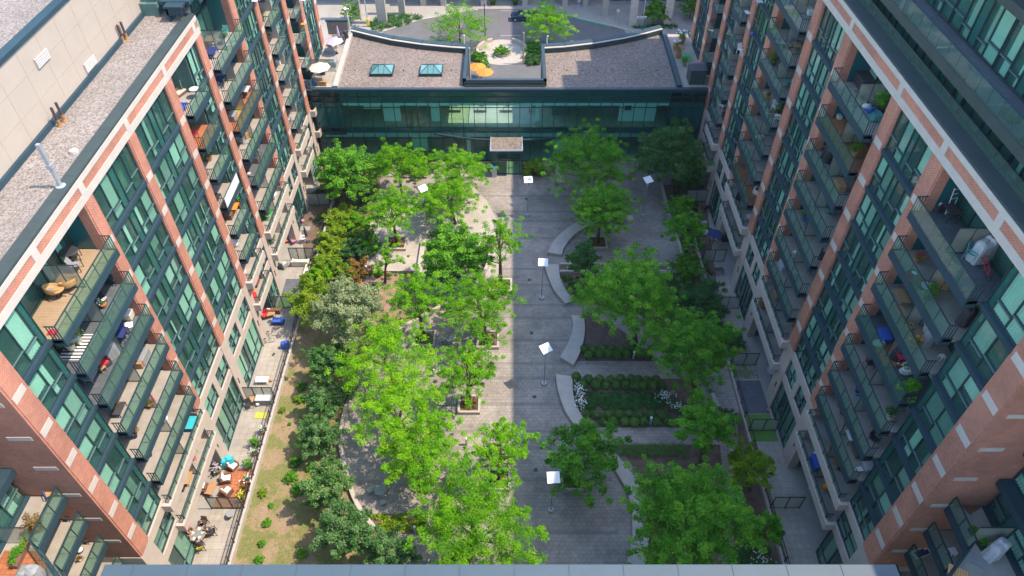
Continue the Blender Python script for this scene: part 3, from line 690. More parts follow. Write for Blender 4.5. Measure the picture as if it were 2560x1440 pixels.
def screen(x0, x1, y, label, n=3):
    t = thing("privacy_screen", label, "screen", ((x0 + x1) / 2, y, 0), group="frosted screens between the terraces")
    f = MB(); f.box(x0, x1, y - .03, y + .03, 1.82, 1.9); f.box(x0, x1, y - .03, y + .03, .12, .18)
    for i in range(n): x = x0 + (x1 - x0) * i / (n - 1); f.box(x - .035, x + .035, y - .04, y + .04, .02, 1.9)
    f.build("frame", BLACK, t)
    k = MB(); k.quad((x0, y, .18), (x1, y, .18), (x1, y, 1.82), (x0, y, 1.82)); k.build("frosted_pane", SCREENG, t)
for y, l in ((28.7, "frosted screen south of the terracotta decked left terrace"), (39.8, "frosted screen beside the grey storage box on the left terrace"), (51.5, "frosted screen beside the green turf strip at left"),
             (59.05, "frosted screen behind the corner bench on the left terrace"), (68.9, "farthest frosted screen on the left beneath the big maple")):
    screen(-25.0, -22.3, y, l, 4 if y < 60 else 3)
RS = [g(2220 - 400, 0)]
for (u, v, l) in ((1990, 1271, "nearest frosted screen on the right terraces at the bottom"), (1905, 1078, "frosted screen beside the green turf square at right"), (1875, 914, "frosted screen beside the mossy right terrace"), (1820, 773, "dark framed frosted screen near the blue chair terrace"), (1775, 655, "dark frosted screen by the covered barbecue terrace at right"), (1730, 505, "farthest frosted screen on the right below the dark tree")):
    y = g(u, v)[1]; screen(21.5, 23.9, y, l, 3)

# ---------------------------------------------------------------- courtyard furniture and walls
def ribbon(name, outer, inner, z0, z1, mat, label, cat, group=None):
    def dense(p, k=6):
        p = [Vector(q) for q in p]; out = []
        for i in range(len(p) - 1):
            a = p[max(i - 1, 0)]; b = p[i]; c = p[i + 1]; d_ = p[min(i + 2, len(p) - 1)]
            for j in range(k):
                t = j / k; out.append(.5 * ((2 * b) + (-a + c) * t + (2 * a - 5 * b + 4 * c - d_) * t * t + (-a + 3 * b - 3 * c + d_) * t ** 3))
        return out + [p[-1]]
    n = 30
    def res(p):
        p = dense(p); L = [0]
        for a, b in zip(p[:-1], p[1:]): L.append(L[-1] + (b - a).length)
        out = []
        for i in range(n + 1):
            t = L[-1] * i / n; k = max(j for j in range(len(L)) if L[j] <= t + 1e-9); k = min(k, len(p) - 2)
            out.append(p[k].lerp(p[k + 1], (t - L[k]) / max(1e-6, L[k + 1] - L[k])))
        return out
    A, B = res(outer), res(inner); mb = MB(); vs = []
    for a, b in zip(A, B): vs += [(*a, z0), (*a, z1), (*b, z1), (*b, z0)]
    fs = [(0, 1, 2, 3)[::-1]]
    for i in range(n):
        k = 4 * i
        for j in range(4): fs.append((k + j, k + (j + 1) % 4, k + 4 + (j + 1) % 4, k + 4 + j))
    fs.append((4 * n, 4 * n + 1, 4 * n + 2, 4 * n + 3)); mb.add(vs, fs)
    o = mb.build(name, mat, bevel=.02)
    import bmesh
    bm = bmesh.new(); bm.from_mesh(o.data); bmesh.ops.recalc_face_normals(bm, faces=bm.faces); bm.to_mesh(o.data); bm.free()
    return tag(o, label, cat, group)
def off(pts, w):   # offset polyline
    out = []
    for i, p in enumerate(pts):
        a = Vector(pts[max(i - 1, 0)]); b = Vector(pts[min(i + 1, len(pts) - 1)]); d_ = (b - a).normalized(); out.append((p[0] - d_.y * w, p[1] + d_.x * w))
    return out
GB = "curved concrete benches in the courtyard"
ribbon("curved_bench", [(4.05, 59.93), (4.6, 61.35), (5.42, 62.86), (7.22, 64.82), (9.02, 65.89), (11.71, 66.98), (14.54, 66.8)], [(5.64, 59.56), (6.08, 60.97), (7.1, 62.74), (8.55, 64.16), (10.24, 65.08), (12.01, 65.62), (14.44, 65.69)], 0, .45, CONC, "long curved concrete bench sweeping right behind the square planter", "bench", GB)
ribbon("curved_bench", [(3.62, 57.95), (3.95, 56.07), (4.55, 53.9), (5.66, 51.87)], [(5.24, 57.95), (5.27, 55.83), (5.65, 54.14), (6.6, 52.44)], 0, .45, CONC, "curved concrete bench beside the middle lamp and gravel light strip", "bench", GB)
ribbon("curved_bench", [(6.18, 50.24), (6.25, 48.61), (5.65, 46.51), (4.73, 44.59)], [(7.48, 50.13), (7.45, 48.07), (6.93, 45.69), (6.02, 43.61)], 0, .45, CONC, "curved concrete bench left of the bare soil bed with a shrub row", "bench", GB)
ribbon("curved_bench", [(4.22, 42.47), (4.34, 40.65), (4.85, 38.38), (5.62, 36.73)], [(5.82, 42.22), (5.78, 39.9), (6.22, 38.07), (6.99, 36.73)], 0, .45, CONC, "curved concrete bench against the white flowering bush and boxwood bed", "bench", GB)
ribbon("curved_bench", [(7.83, 34.54), (8.94, 31.97), (9.73, 29.86), (9.84, 27.7), (9.51, 25.5), (8.77, 23.4)], [(8.73, 34.37), (10.25, 31.81), (11.03, 29.86), (11.29, 28.0), (11.05, 26.22), (10.25, 23.4)], 0, .45, CONC, "nearest curved concrete bench wrapping the soil bed at bottom right", "bench", GB)
m = MB(); a, b = g(1388, 415, .45), g(1412, 455, .45); m.box(a[0], b[0], b[1], a[1], 0, .45); tag(m.build("block_bench", CONC, bevel=.02), "straight concrete block bench right of the entrance doors", "bench")
PT = [g(942, 1331), g(903, 1280), g(879, 1229), g(860, 1156), g(852, 1101), g(866, 1027), g(891, 963), g(930, 890), g(1005, 826), g(1060, 795), g(1119, 762)]
ribbon("garden_wall", off(PT, .18), off(PT, -.18), 0, .5, CONC, "low curved concrete wall between the dry lawn and the tree plaza", "wall")
PT = [g(1185, 722), g(1215, 677), g(1225, 640), g(1222, 610)]; ribbon("garden_wall", off(PT, .18), off(PT, -.18), 0, .5, CONC, "short pale wall behind the dense maple bed left of the walkway", "wall")
PT = [g(1048, 704), g(1052, 660), g(1060, 608)]; ribbon("garden_wall", off(PT, .28), off(PT, -.28), 0, .5, CONC, "straight pale wall right of the sunny patio square", "wall")
PT = [g(912, 682), g(980, 682.5), g(1042, 683)]; ribbon("garden_wall", off(PT, .12), off(PT, -.12), 0, .45, CONC, "low wall in front of the patio above pink flowers", "wall")
PT = [g(1651, 463), g(1668, 530), g(1690, 600), g(1703, 640)]; ribbon("garden_wall", off(PT, .25), off(PT, -.1), 0, .4, CONC, "pale kerb wall along the right edge of the upper plaza", "wall")
PT = [g(1553, 766), g(1590, 793), g(1625, 815), g(1663, 842), g(1700, 875), g(1745, 930), g(1775, 983), g(1803, 1049), g(1824, 1120), g(1826, 1200), g(1820, 1300), g(1800, 1400)]
ribbon("garden_wall", off(PT, .2), off(PT, -.2), 0, .5, CONC, "curving low wall right of the diagonal path through the shaded trees", "wall")
for v, l in ((664, "upper"), (682, "lower")):
    a, b = g(1399, v), g(1745, v); m = MB(); m.box(a[0], b[0], a[1] - .12, a[1] + .12, 0, .35); tag(m.build("kerb_wall", CONC), "%s straight kerb beside the strip of path lights" % l, "kerb", )
m = MB(); a, b = g(1402, 681), g(1745, 666); m.box(a[0], b[0], a[1], b[1], 0, .03); struct("mulch_strip", m, plain("mulch", (.16, .10, .08), .95, .3, 3, bmp=.4))
# beds
def bed(name, px, mat, z=.03): m = MB(); m.prism([g(u, v) for u, v in px], -.2, z); return struct(name, m, mat)
bed("lawn", [(560, 1470), (577, 1416), (640, 1180), (706, 948), (745, 800), (770, 700), (800, 640), (1052, 690), (1048, 704), (1060, 760), (1119, 762), (1005, 826), (930, 890), (891, 963), (866, 1027), (852, 1101), (860, 1156), (879, 1229), (903, 1280), (942, 1331), (1010, 1400), (1050, 1470)], LAWN)
bed("soil_bed", [(915, 684), (1042, 684), (1045, 760), (1000, 800), (930, 780), (900, 720)], plain("dry_soil", (.25, .165, .115), .95, .25, 1.5, bmp=.4), .04)
bed("soil_bed", [(745, 500), (800, 470), (800, 420), (950, 400), (950, 470), (925, 560), (915, 684), (870, 730), (770, 720)], SOIL, .035)
bed("soil_bed", [(1400, 684), (1745, 684), (1800, 800), (1840, 900), (1790, 930), (1700, 860), (1553, 766), (1431, 758), (1405, 700)], SOIL)
bed("soil_bed", [(1460, 785), (1480, 785), (1560, 830), (1650, 903), (1436, 903), (1455, 850)], plain("dark_soil", (.105, .075, .065), .95, .3, 1.5, bmp=.4))
bed("soil_bed", [(1430, 947), (1735, 947), (1790, 1068), (1500, 1068), (1450, 1020)], SOIL)
bed("soil_bed", [(1545, 1112), (1800, 1112), (1815, 1300), (1800, 1450), (1600, 1450), (1625, 1300), (1600, 1190)], SOIL)
bed("soil_bed", [(1655, 463), (1760, 463), (1790, 700), (1712, 640)], SOIL)
bed("soil_bed", [(1850, 960), (1830, 1450), (1980, 1450), (1900, 1150)], SOIL, .025)
bed("gravel_bed", [(1308, 403), (1385, 403), (1385, 425), (1308, 425)], GRAVEL, .04)
bed("soil_bed", [(1308, 426), (1388, 426), (1388, 441), (1308, 441)], SOIL, .04)
bed("soil_bed", [(925, 1285), (1070, 1285), (1070, 1335), (950, 1335)], SOIL, .04)
m = MB(); m.prism([g(915, 681), g(1040, 681), g(1056, 605), g(1060, 500), g(960, 480), (g(925, 560))], .0, .02); struct("patio", m, PALEP)
# square tree planters
PLN = []
def planter(u0, u1, v0, v1, label, z=.42):
    x0, y1 = g(u0, v0, z); x1, y0 = g(u1, v1, z); x1 = g(u1, v1, z)[0]
    t = thing("tree_planter", label, "planter", ((x0 + x1) / 2, (y0 + y1) / 2, 0), group="square concrete planters with plaza trees")
    m = MB(); w = .22
    m.box(x0, x1, y0, y0 + w, 0, z); m.box(x0, x1, y1 - w, y1, 0, z); m.box(x0, x0 + w, y0 + w, y1 - w, 0, z); m.box(x1 - w, x1, y0 + w, y1 - w, 0, z)
    m.build("concrete_rim", CONC, t, bevel=.015)
    m = MB(); m.box(x0 + w, x1 - w, y0 + w, y1 - w, 0, z - .15); m.build("soil", SOIL, t)
    PLN.append((x0, x1, y0, y1, label)); return ((x0 + x1) / 2, (y0 + y1) / 2)
p_r3 = planter(1468, 1520, 589, 620, "square concrete planter in the shaded plaza by the long curved bench")
p_t4 = planter(968, 1014, 590, 622, "shady square planter on the sunny patio")
p_t9 = planter(1035, 1087, 824, 864, "square planter beneath the loose tree left of the small round table")
p_t10 = planter(1193, 1247, 825, 868, "square planter with reddish plants right of the small round table")
p_t15 = planter(1146, 1200, 986, 1031, "square planter with flowers beside the walkway centre")
p_t17 = planter(1214, 1277, 1170, 1223, "square planter with low plants at the sun and shade line")
p_r10 = planter(1400, 1460, 1171, 1225, "shaded square planter behind the nearest lamp post")
p_t6 = planter(1224, 1280, 695, 727, "square planter touching the walkway shade line, further up")
# ---- lamp posts
def lamp(u, v, label, hz=5.4, rot=0, first=[None]):
    x, y = g(u, v)
    if first[0] is None:
        t = thing("street_lamp", label, "lamp post", (x, y, 0), rot, "lamp posts with white reflector plates", local=True)
        m = MB(); m.lathe(0, 0, [(.25, 0), (.25, .22), (.2, .26), (.12, .26), (.1, .5)], 16); part("base", m, GALV, t, smooth=False)
        m = MB(); m.tube([(0, 0, .4), (0, 0, 4.3), (0, 0, 5.0)], [.06, .05, .045], 10); part("pole", m, GALV, t, smooth=True)
        m = MB(); m.lathe(0, 0, [(.05, 4.4), (.16, 4.5), (.16, 4.75), (.05, 4.85)], 12); part("lantern", m, GALV, t)
        m = MB(); q = [(-.5, -.42, 5.15), (.5, -.42, 5.15), (.5, .42, 5.45), (-.5, .42, 5.45)]
        m.add(q + [(a, b, c + .03) for a, b, c in q], [(0, 3, 2, 1), (4, 5, 6, 7), (0, 1, 5, 4), (1, 2, 6, 5), (2, 3, 7, 6), (3, 0, 4, 7)]); part("reflector_plate", m, WHITE, t)
        m = MB(); 
        for a, b, c in q: m.bar((0, 0, 4.85), (a * .8, b * .8, c + .0), .02)
        part("arm", m, GALV, t)
        index_kids(); first[0] = t; return t
    return dup(first[0], (x, y, 0), rot, label)
lamp(1360, 960, "lamp post beside the square drain grate midway along the walkway", rot=R(30))
lamp(1377, 1276, "nearest lamp post, left of the shaded square planter", rot=R(4))
lamp(1354, 746, "lamp post with plate beside the middle curved bench", rot=R(-3))
lamp(1319, 538, "lamp post with plate on the walkway closest to the doors", rot=R(5))
lamp(1606, 538, "lamp post standing alone on the dark upper right plaza", rot=R(25))
lamp(1068, 560, "lamp post half hidden in the sunlit left trees", rot=R(35))
def bollard(u, v, label, first=[None]):
    x, y = g(u, v)
    if first[0] is None:
        t = thing("bollard_light", label, "bollard light", (x, y, 0), 0, "short white bollard lights in the planting", local=True)
        m = MB(); m.tube([(0, 0, 0), (0, 0, .95)], .11, 14); part("post", m, GALV, t)
        m = MB(); m.lathe(0, 0, [(.115, .95), (.115, 1.05), (.02, 1.1)], 14); part("cap", m, WHITE, t)
        index_kids(); first[0] = t; return
    dup(first[0], (x, y, 0), 0, label)
for a in ((918, 682, "white bollard light at the left corner of the sunny patio"), (1085, 940, "white bollard light half hidden under the sunlit plaza trees"), (1039, 1332, "white bollard light in the green bed at bottom left of the plaza"),
          (1583, 896, "grey bollard light among the upper shaded boxwood row"), (1625, 1060, "grey bollard light among the lower shaded boxwood balls"), (1167, 1112, "white bollard light just above the lower sunlit planter")): bollard(*a)
for i, (u, v, w_) in enumerate(((1424, 672, "left"), (1523, 672, "second"), (1635, 672, "third"), (1673, 671, "right"))):
    x, y = g(u, v); m = MB(); m.prism([(x - .3, y - .18), (x + .3, y - .18), (x + .25, y + .18), (x - .25, y + .18)], .03, .22)
    tag(m.build("ground_uplight", WHITE, bevel=.03), "white wedge shaped ground light, %s of four in the mulch strip" % {"left": "first from the left", "second": "second from the left", "third": "third from the left", "right": "farthest right"}[w_], "ground light", "wedge lights in the mulch strip")
for i, (u, v, l) in enumerate(((1329, 832, "dark square drain grate level with the third curved bench"), (1336, 992, "dark square drain grate below the middle lamp post"), (1339, 1175, "square drain grate left of the nearest reflector plate"), (1338, 1392, "square drain grate at the bottom of the walkway"), (1316, 497, "small drain grate on the upper walkway near the doors"), (1589, 498, "drain cover on the dark upper right plaza"), (1323, 700, "reddish drain cover beside the middle lamp"))):
    x, y = g(u, v); m = MB()
    m.box(x - .17, x + .17, y - .17, y + .17, .004, .012)
    for k in range(4): m.box(x - .15, x + .15, y - .14 + k * .08, y - .11 + k * .08, .012, .018)
    tag(m.build("drain_grate", BLACK), l, "drain", "drain grates in the paving")
def game_table(u, v, label, stools):
    x, y = g(u, v, .75); t = thing("round_table", label, "table", (x, y, 0), group="round stone tables under the plaza trees")
    m = MB(); m.lathe(x, y, [(.5, .70), (.52, .73), (.52, .78), (.5, .8)], 24); m.build("tabletop", colmat("green_stone", (.20, .23, .21), .35), t)
    m = MB(); m.lathe(x, y, [(.32, 0), (.3, .05), (.1, .1), (.09, .7)], 12); m.build("pedestal", CONC, t)
    for k, a in enumerate(stools):
        sx, sy = x + .95 * math.cos(R(a)), y + .95 * math.sin(R(a)); m = MB(); m.lathe(sx, sy, [(.2, 0), (.14, .1), (.12, .35), (.24, .4), (.25, .46)], 14)
        tag(m.build("stone_stool", colmat("green_stone", (.2, .23, .21))), "round stone stool %s the %s" % (("in front of", "left of", "behind", "right of")[k], "table below the long curved wall" if v > 1000 else "table between the sunlit planters"), "stool", "stone stools")
game_table(951, 1225, "round green stone table in tree shade near the curved wall", (-75, 170, 80))
game_table(1127, 846, "round green stone table between two sunlit square planters", (-100, 175))
x, y = g(1236, 440); bn = thing("waste_bin", "grey recycling bin with blue top left of the entrance", "bin", (x, y, 0)); m = MB(); m.box(x - .3, x + .3, y - .3, y + .3, 0, 1.15); m.build("body", GALV, bn, bevel=.03); m = MB(); m.box(x - .28, x + .28, y - .31, y + .25, 1.15, 1.5); m.build("blue_top", colmat("bin_blue", (.03, .12, .45)), bn)
m = MB(); m.box(x - .12, x + .02, y - .32, y - .311, 1.2, 1.42); m.box(x + .06, x + .16, y - .32, y - .311, 1.2, 1.42); m.build("white_label", WHITE, bn)
# ---------------------------------------------------------------- roof fixtures of the left block
for i, (u, v, l) in enumerate(((151, 315, "rusty vent pipe, left of the nearer pair beside the beige wall"), (162, 302, "rusty vent pipe, right of the nearer pair beside the beige wall"), (309, 105, "left pipe of the two farther rusty vent pipes"), (318, 97, "right pipe of the two farther rusty vent pipes"))):
    x, y = g(u, v, 30.45); t = thing("vent_pipe", l, "pipe", (x, y, 30.45), group="rusty vent pipes on the gravel roof"); m = MB(); m.tube([(x, y, 30.45), (x, y, 31.75)], .085, 10); m.build("pipe", colmat("rusty_dark", (.07, .04, .045)), t)
    m = MB(); m.lathe(x, y, [(.2, 30.45), (.12, 30.6), (.1, 30.9)], 10); m.build("rust_collar", colmat("rust", (.3, .15, .05)), t)
x, y = g(150, 462, 30.6); t = thing("davit_arm", "pale grey leaning davit post on the gravel roof edge", "davit", (x, y, 30.6))
m = MB(); m.tube([(x, y, 30.5), (x, y, 32.0)], .12, 10); m.build("post", GALV, t); m = MB(); m.bar((x, y, 31.9), (x, y, 33.3), .2); m.bar((x, y, 31.75), (x, y, 32.0), .3); m.build("arm", GALV, t)
m = MB(); m.lathe(x, y, [(.3, 30.45), (.28, 30.55), (.15, 30.6)], 12); m.build("foot", GALV, t)
x, y = g(185, 380, 30.45); m = MB(); m.lathe(x, y, [(.3, 30.45), (.26, 30.6), (.05, 30.68)], 10); tag(m.build("roof_drain", CONC), "small grey domed drain on the left gravel roof", "drain")
# ---------------------------------------------------------------- trees and planting
def mesh_np(name, V, F4, mat, tone):
    me = bpy.data.meshes.new(name); nv = len(V); nf = len(F4)
    me.vertices.add(nv); me.vertices.foreach_set("co", V.astype(np.float32).ravel())
    me.loops.add(nf * 4); me.loops.foreach_set("vertex_index", F4.astype(np.int32).ravel())
    me.polygons.add(nf); me.polygons.foreach_set("loop_start", np.arange(0, nf * 4, 4, dtype=np.int32)); me.polygons.foreach_set("loop_total", np.full(nf, 4, dtype=np.int32))
    me.update(); at = me.attributes.new("tone", 'FLOAT', 'POINT'); at.data.foreach_set("value", np.repeat(tone, 4).astype(np.float32))
    me.materials.append(mat); me.validate(); return me
def leaves(rng, centers, rad, per, size, flat=.5, droop=0.0, tonev=.25, up=.6, asp=.6):
    C = np.repeat(centers, per, 0); n = len(C); rr = np.repeat(rad, per)
    P = rng.normal(size=(n, 3)); P /= np.linalg.norm(P, axis=1)[:, None]; P *= (rng.random(n) ** .45)[:, None]
    P[:, 2] *= flat; off_ = P * rr[:, None]
    off_[:, 2] -= droop * (off_[:, 0] ** 2 + off_[:, 1] ** 2) / np.maximum(rr, .1)
    pos = C + off_
    N = rng.normal(size=(n, 3)); N[:, 2] = np.abs(N[:, 2]) + up; N += P * .5; N /= np.linalg.norm(N, axis=1)[:, None]
    T = rng.normal(size=(n, 3)); T = np.cross(N, T); T /= np.linalg.norm(T, axis=1)[:, None]; B = np.cross(N, T)
    s = size * rng.uniform(.6, 1.35, n)
    a = T * s[:, None]; b = B * (s * asp)[:, None]
    V = np.stack([pos - a, pos - b * .9, pos + a, pos + b * .9], 1).reshape(-1, 3)
    F = np.arange(n * 4).reshape(-1, 4)
    ct = np.repeat(rng.uniform(-tonev, tonev, len(centers)), per)
    tone = np.clip(.5 + ct + rng.normal(0, .16, n), 0, 1)
    return V, F, tone
STY = { # mat, clump radius frac, n clumps, per, leaf size, flat, up
 "locust": (LOCUST, .15, 92, 76, .095, .30, .8, .42), "maple": (MAPLE, .165, 110, 80, .115, .5, .6), "ginkgo": (GINKGO, .125, 150, 66, .088, .5, .6),
 "silver": (SILVER, .19, 100, 85, .11, .6, .5), "rhodo": (RHODO, .20, 95, 85, .105, .7, .6), "dark": (DKLEAF, .20, 100, 85, .115, .6, .5),
 "lime": (LIME, .20, 85, 80, .10, .6, .5), "rust": (RUST, .22, 50, 90, .10, .6, .5), "box": (BOXL, .35, 24, 40, .05, .9, .3)}
def crown_mesh(style, rx, ry, rz, seed, dens=1.0, lim=None):
    mat, cf, nc, per, ls, flat, up = STY[style][:7]; rng = np.random.default_rng(seed)
    rad = (rx + ry + rz) / 3; nb = int(nc * .42 * dens); C = []; cr = []
    for k in range(nb):                      # limbs fan out; sprays of leaves sit along the outer part of each limb
        zf = 1 - 1.45 * (k + .5) / nb + rng.normal(0, .06); zf = min(max(zf, -.6), .99); a = k * 2.39996 + rng.normal(0, .25) + seed
        h = math.sqrt(max(0, 1 - zf * zf)); D = np.array([h * math.cos(a), h * math.sin(a), zf]); ln = rng.uniform(.72, 1.16)
        ln *= 1 + .13 * math.sin(3 * a + seed) + .08 * math.sin(5 * a + 2 * seed)
        for t, w in ((.45, 1.0), (.66, 1.1), (.84, .9), (1.0, .62)):
            if rng.random() < (.35 if t < .5 else .10): continue
            P = D * ln * t * np.array([rx, ry, rz]); P += rng.normal(0, .05 * rad, 3); P[2] -= .10 * rad * t * h
            C.append(P); cr.append(rad * cf * w * rng.uniform(.8, 1.3))
    C = np.array(C); cr = np.array(cr); sc_ = min(1.0, (rad / 2.2)) ** .35
    V, F, T = leaves(rng, C, cr, int(per), ls * sc_, flat, .3 if style == "locust" else .12 if style == "ginkgo" else 0, .36, up, .42 if style == "locust" else .6)
    return mesh_np("crown", V, F, mat, T), C
TREES = []
def tree(u, v, cu, cv, wpx, label, style="locust", hh=None, cat="tree", group=None, squash=.75, dens=1.0, base=None, name=None, zc=None):
    """u,v: trunk foot in the photo; cu,cv: crown centre; the crown centre is put above the foot on the same northing"""
    x, y = base if base else g(u, v)
    Y = (720 - cv) / FL; dy = math.cos(PITCH) + Y * math.sin(PITCH); dz = -math.sin(PITCH) + Y * math.cos(PITCH)
    wpx = wpx * (1.16 if style == 'locust' else 1.06)
    t = y / dy; zc_ = zc if zc is not None else max(.6, HC + dz * t); 
    if zc is not None: t = (zc - HC) / dz; yc = dy * t
    else: yc = y
    xc = (cu - 1280) / FL * t; r = wpx / 2 / FL * t
    rz = min(r * squash, zc_ * .92)
    nm = name or {"locust": "locust_tree", "maple": "maple_tree", "ginkgo": "ginkgo_tree"}.get(style, "small_tree")
    T = thing(nm, label, cat, (x, y, 0), group=group or "trees in the courtyard")
    seed = int(u * 7 + v * 3) % 9973
    me, C = crown_mesh(style, r, r, rz, seed, dens * max(.75, min(1.9, (r / 2.4) ** 1.6)))
    o = bpy.data.objects.new("crown", me); COL.objects.link(o); o.parent = T; o.location = (xc - x, yc - y, zc_)
    tr = MB(); top = Vector((xc, yc, zc_ + rz * .3)); base_ = Vector((x, y, .0)); r0 = .05 + .028 * zc_
    mid = base_.lerp(top, .45) + Vector((.06 * math.sin(seed), .06 * math.cos(seed), 0))
    tr.tube([base_, mid, top], [r0, r0 * .7, r0 * .25], 7)
    rng = random.Random(seed); idx = list(range(len(C))); rng.shuffle(idx)
    for i in idx[:12]:
        c = Vector(C[i]) + Vector((xc, yc, zc_)); k = rng.uniform(.35, .85); s = base_.lerp(top, k) if k > .45 else mid
        if c.z < s.z - .5: continue
        q = s.lerp(c, .5) + Vector((0, 0, -.15)); tr.tube([s, q, c], [r0 * .35, r0 * .22, .012], 5)
    tr.build("trunk", BARK, T, smooth=True)
    return T
tree(834, 500, 866, 425, 155, "large broad maple at the far left corner by the glass building", "maple", dens=1.25)
tree(1005, 487, 992, 405, 120, "airy green tree right of the far left maple, before the glass wall", "locust", dens=.9)
tree(1150, 500, 1150, 420, 135, "bright yellow green tree left of the entrance doors", "locust", squash=.55)
tree(0, 0, 979, 524, 130, "bright round topped tree in the patio planter", "locust", base=p_t4, squash=.7)
tree(1139, 560, 1115, 492, 140, "lime green tree right of the hidden lamp post", "locust")
tree(0, 0, 1250, 600, 120, "open airy tree beside the shade line of the walkway", "locust", base=p_t6, dens=.62, squash=.95)
tree(1130, 728, 1132, 635, 150, "dense mid green maple in the centre left bed", "maple", squash=1.0, dens=1.1)
tree(963, 708, 967, 640, 78, "thin young sapling above the pink flowers", "locust", dens=.42, squash=.95)
tree(0, 0, 1038, 738, 135, "loose green tree over the left sunlit planter", "locust", base=p_t9, dens=.75)
tree(0, 0, 1192, 757, 185, "wide bright tree over the planter with reddish plants", "locust", base=p_t10, squash=.5, dens=1.1)
tree(862, 868, 872, 775, 165, "silvery grey green tree in the left garden", "silver", squash=.8, dens=1.1)
tree(792, 800, 785, 745, 125, "pale green bushy tree against the left terraces", "lime", squash=.8, name="small_tree")
tree(820, 958, 818, 905, 105, "dark green dense bush below the silvery tree", "dark", squash=.9)
tree(990, 985, 960, 890, 220, "largest bright tree left of the centre planters", "locust", squash=.5, dens=.95)
tree(0, 0, 1168, 922, 140, "bright tree in the flower planter beside the walkway centre", "locust", base=p_t15, dens=.85)
tree(985, 1130, 1005, 1030, 215, "big bright crown over the lower left tree plaza", "locust", squash=.5, dens=.9)
tree(1050, 1215, 1060, 1140, 205, "wide bright tree left of the lower square planter", "locust", squash=.5, dens=.85)
tree(0, 0, 1254, 1115, 140, "bright tree in the planter on the sun and shade line", "locust", base=p_t17, dens=.9)
tree(1173, 1405, 1188, 1310, 270, "largest nearest bright tree at the bottom centre", "locust", squash=.5, dens=1.35)
RH = "round dark shrubs on the dry lawn"
for i, (u, v, cu, cv, w_, l) in enumerate(((815, 1045, 811, 1003, 95, "farthest round dark shrub of the lawn row"), (795, 1130, 797, 1090, 112, "second round dark shrub from the top on the lawn"), (815, 1262, 815, 1212, 132, "third dark shrub beside the curved garden wall"), (862, 1385, 862, 1325, 140, "large dark shrub near the bottom of the lawn"), (968, 1420, 968, 1382, 125, "dark shrub cut by the bottom coping"), (864, 1000, 864, 975, 55, "small dark shrub tucked behind the lawn row"))):
    tree(u, v, cu, cv, w_, l, "rhodo", cat="shrub", group=RH, squash=.75, name="round_shrub", dens=1.1)
# shaded side
tree(1470, 505, 1472, 400, 205, "broad green tree right of the entrance, in shade", "ginkgo", squash=.7, dens=1.3)  # a locust; ginkgo leaf colours put its deeper green of shade into the crown
tree(1690, 482, 1675, 385, 160, "dark dense tree at the far right corner by the glass building", "dark", squash=.85, dens=1.3)
tree(0, 0, 1505, 520, 160, "flat topped tree growing from the shaded square planter", "ginkgo", base=p_r3, squash=.6)  # locust too, its shaded green imitated with the ginkgo leaf colours
tree(1716, 648, 1714, 575, 98, "upright green tree beside the right kerb wall", "ginkgo", dens=1.0, squash=1.0)
tree(1700, 560, 1700, 520, 75, "small tree above the upright one on the right terrace edge", "ginkgo", squash=.8)
tree(1463, 738, 1462, 655, 78, "narrow dark tree beside the middle curved bench", "dark", squash=1.5)
tree(1590, 862, 1572, 730, 235, "tallest spreading ginkgo in the shaded right garden", "ginkgo", squash=.72, dens=1.5)
tree(1735, 985, 1730, 868, 205, "broad ginkgo at the right end of the boxwood bed", "ginkgo", squash=.8, dens=1.4)
tree(1752, 1160, 1758, 1065, 150, "loose dark green tree over the right paver walk", "maple", squash=.9, dens=.8)
tree(1728, 1450, 1722, 1300, 290, "biggest ginkgo at the bottom right of the courtyard", "ginkgo", squash=.7, dens=1.7)
tree(0, 0, 1460, 1135, 195, "twisted dark green tree in the shaded planter by the nearest lamp", "maple", base=p_r10, squash=.65, dens=.5)
tree(1874, 1225, 1874, 1165, 115, "bright yellow green shrub below the right terraces", "lime", cat="shrub", group="shrubs on the right bed", squash=.8, name="shrub", dens=1.1)
tree(1915, 1380, 1912, 1320, 100, "loose leafy shrub at the lower right terrace edge", "maple", cat="shrub", group="shrubs on the right bed", squash=.9, name="shrub", dens=.6)
tree(1715, 695, 1716, 668, 85, "low green shrub at the end of the kerb wall", "ginkgo", cat="shrub", group="shrubs on the right bed", name="shrub")
tree(1745, 800, 1742, 765, 150, "wide very dark shrub left of the right terraces", "dark", cat="shrub", group="shrubs on the right bed", name="shrub", squash=.6, dens=1.2)
tree(1660, 790, 1660, 755, 60, "dark low shrub behind the tallest ginkgo", "dark", cat="shrub", group="shrubs on the right bed", name="shrub")
tree(1810, 1070, 1812, 1050, 60, "small dark shrub outside the curving low wall", "dark", cat="shrub", group="shrubs on the right bed", name="shrub")
tree(1850, 800 + 60, 1835, 850, 50, "small shrub by the mossy terrace", "dark", cat="shrub", group="shrubs on the right bed", name="shrub")
tree(1690, 470, 1725, 440, 80, "low bush between the corner tree and the terraces", "dark", cat="shrub", group="shrubs on the right bed", name="shrub")
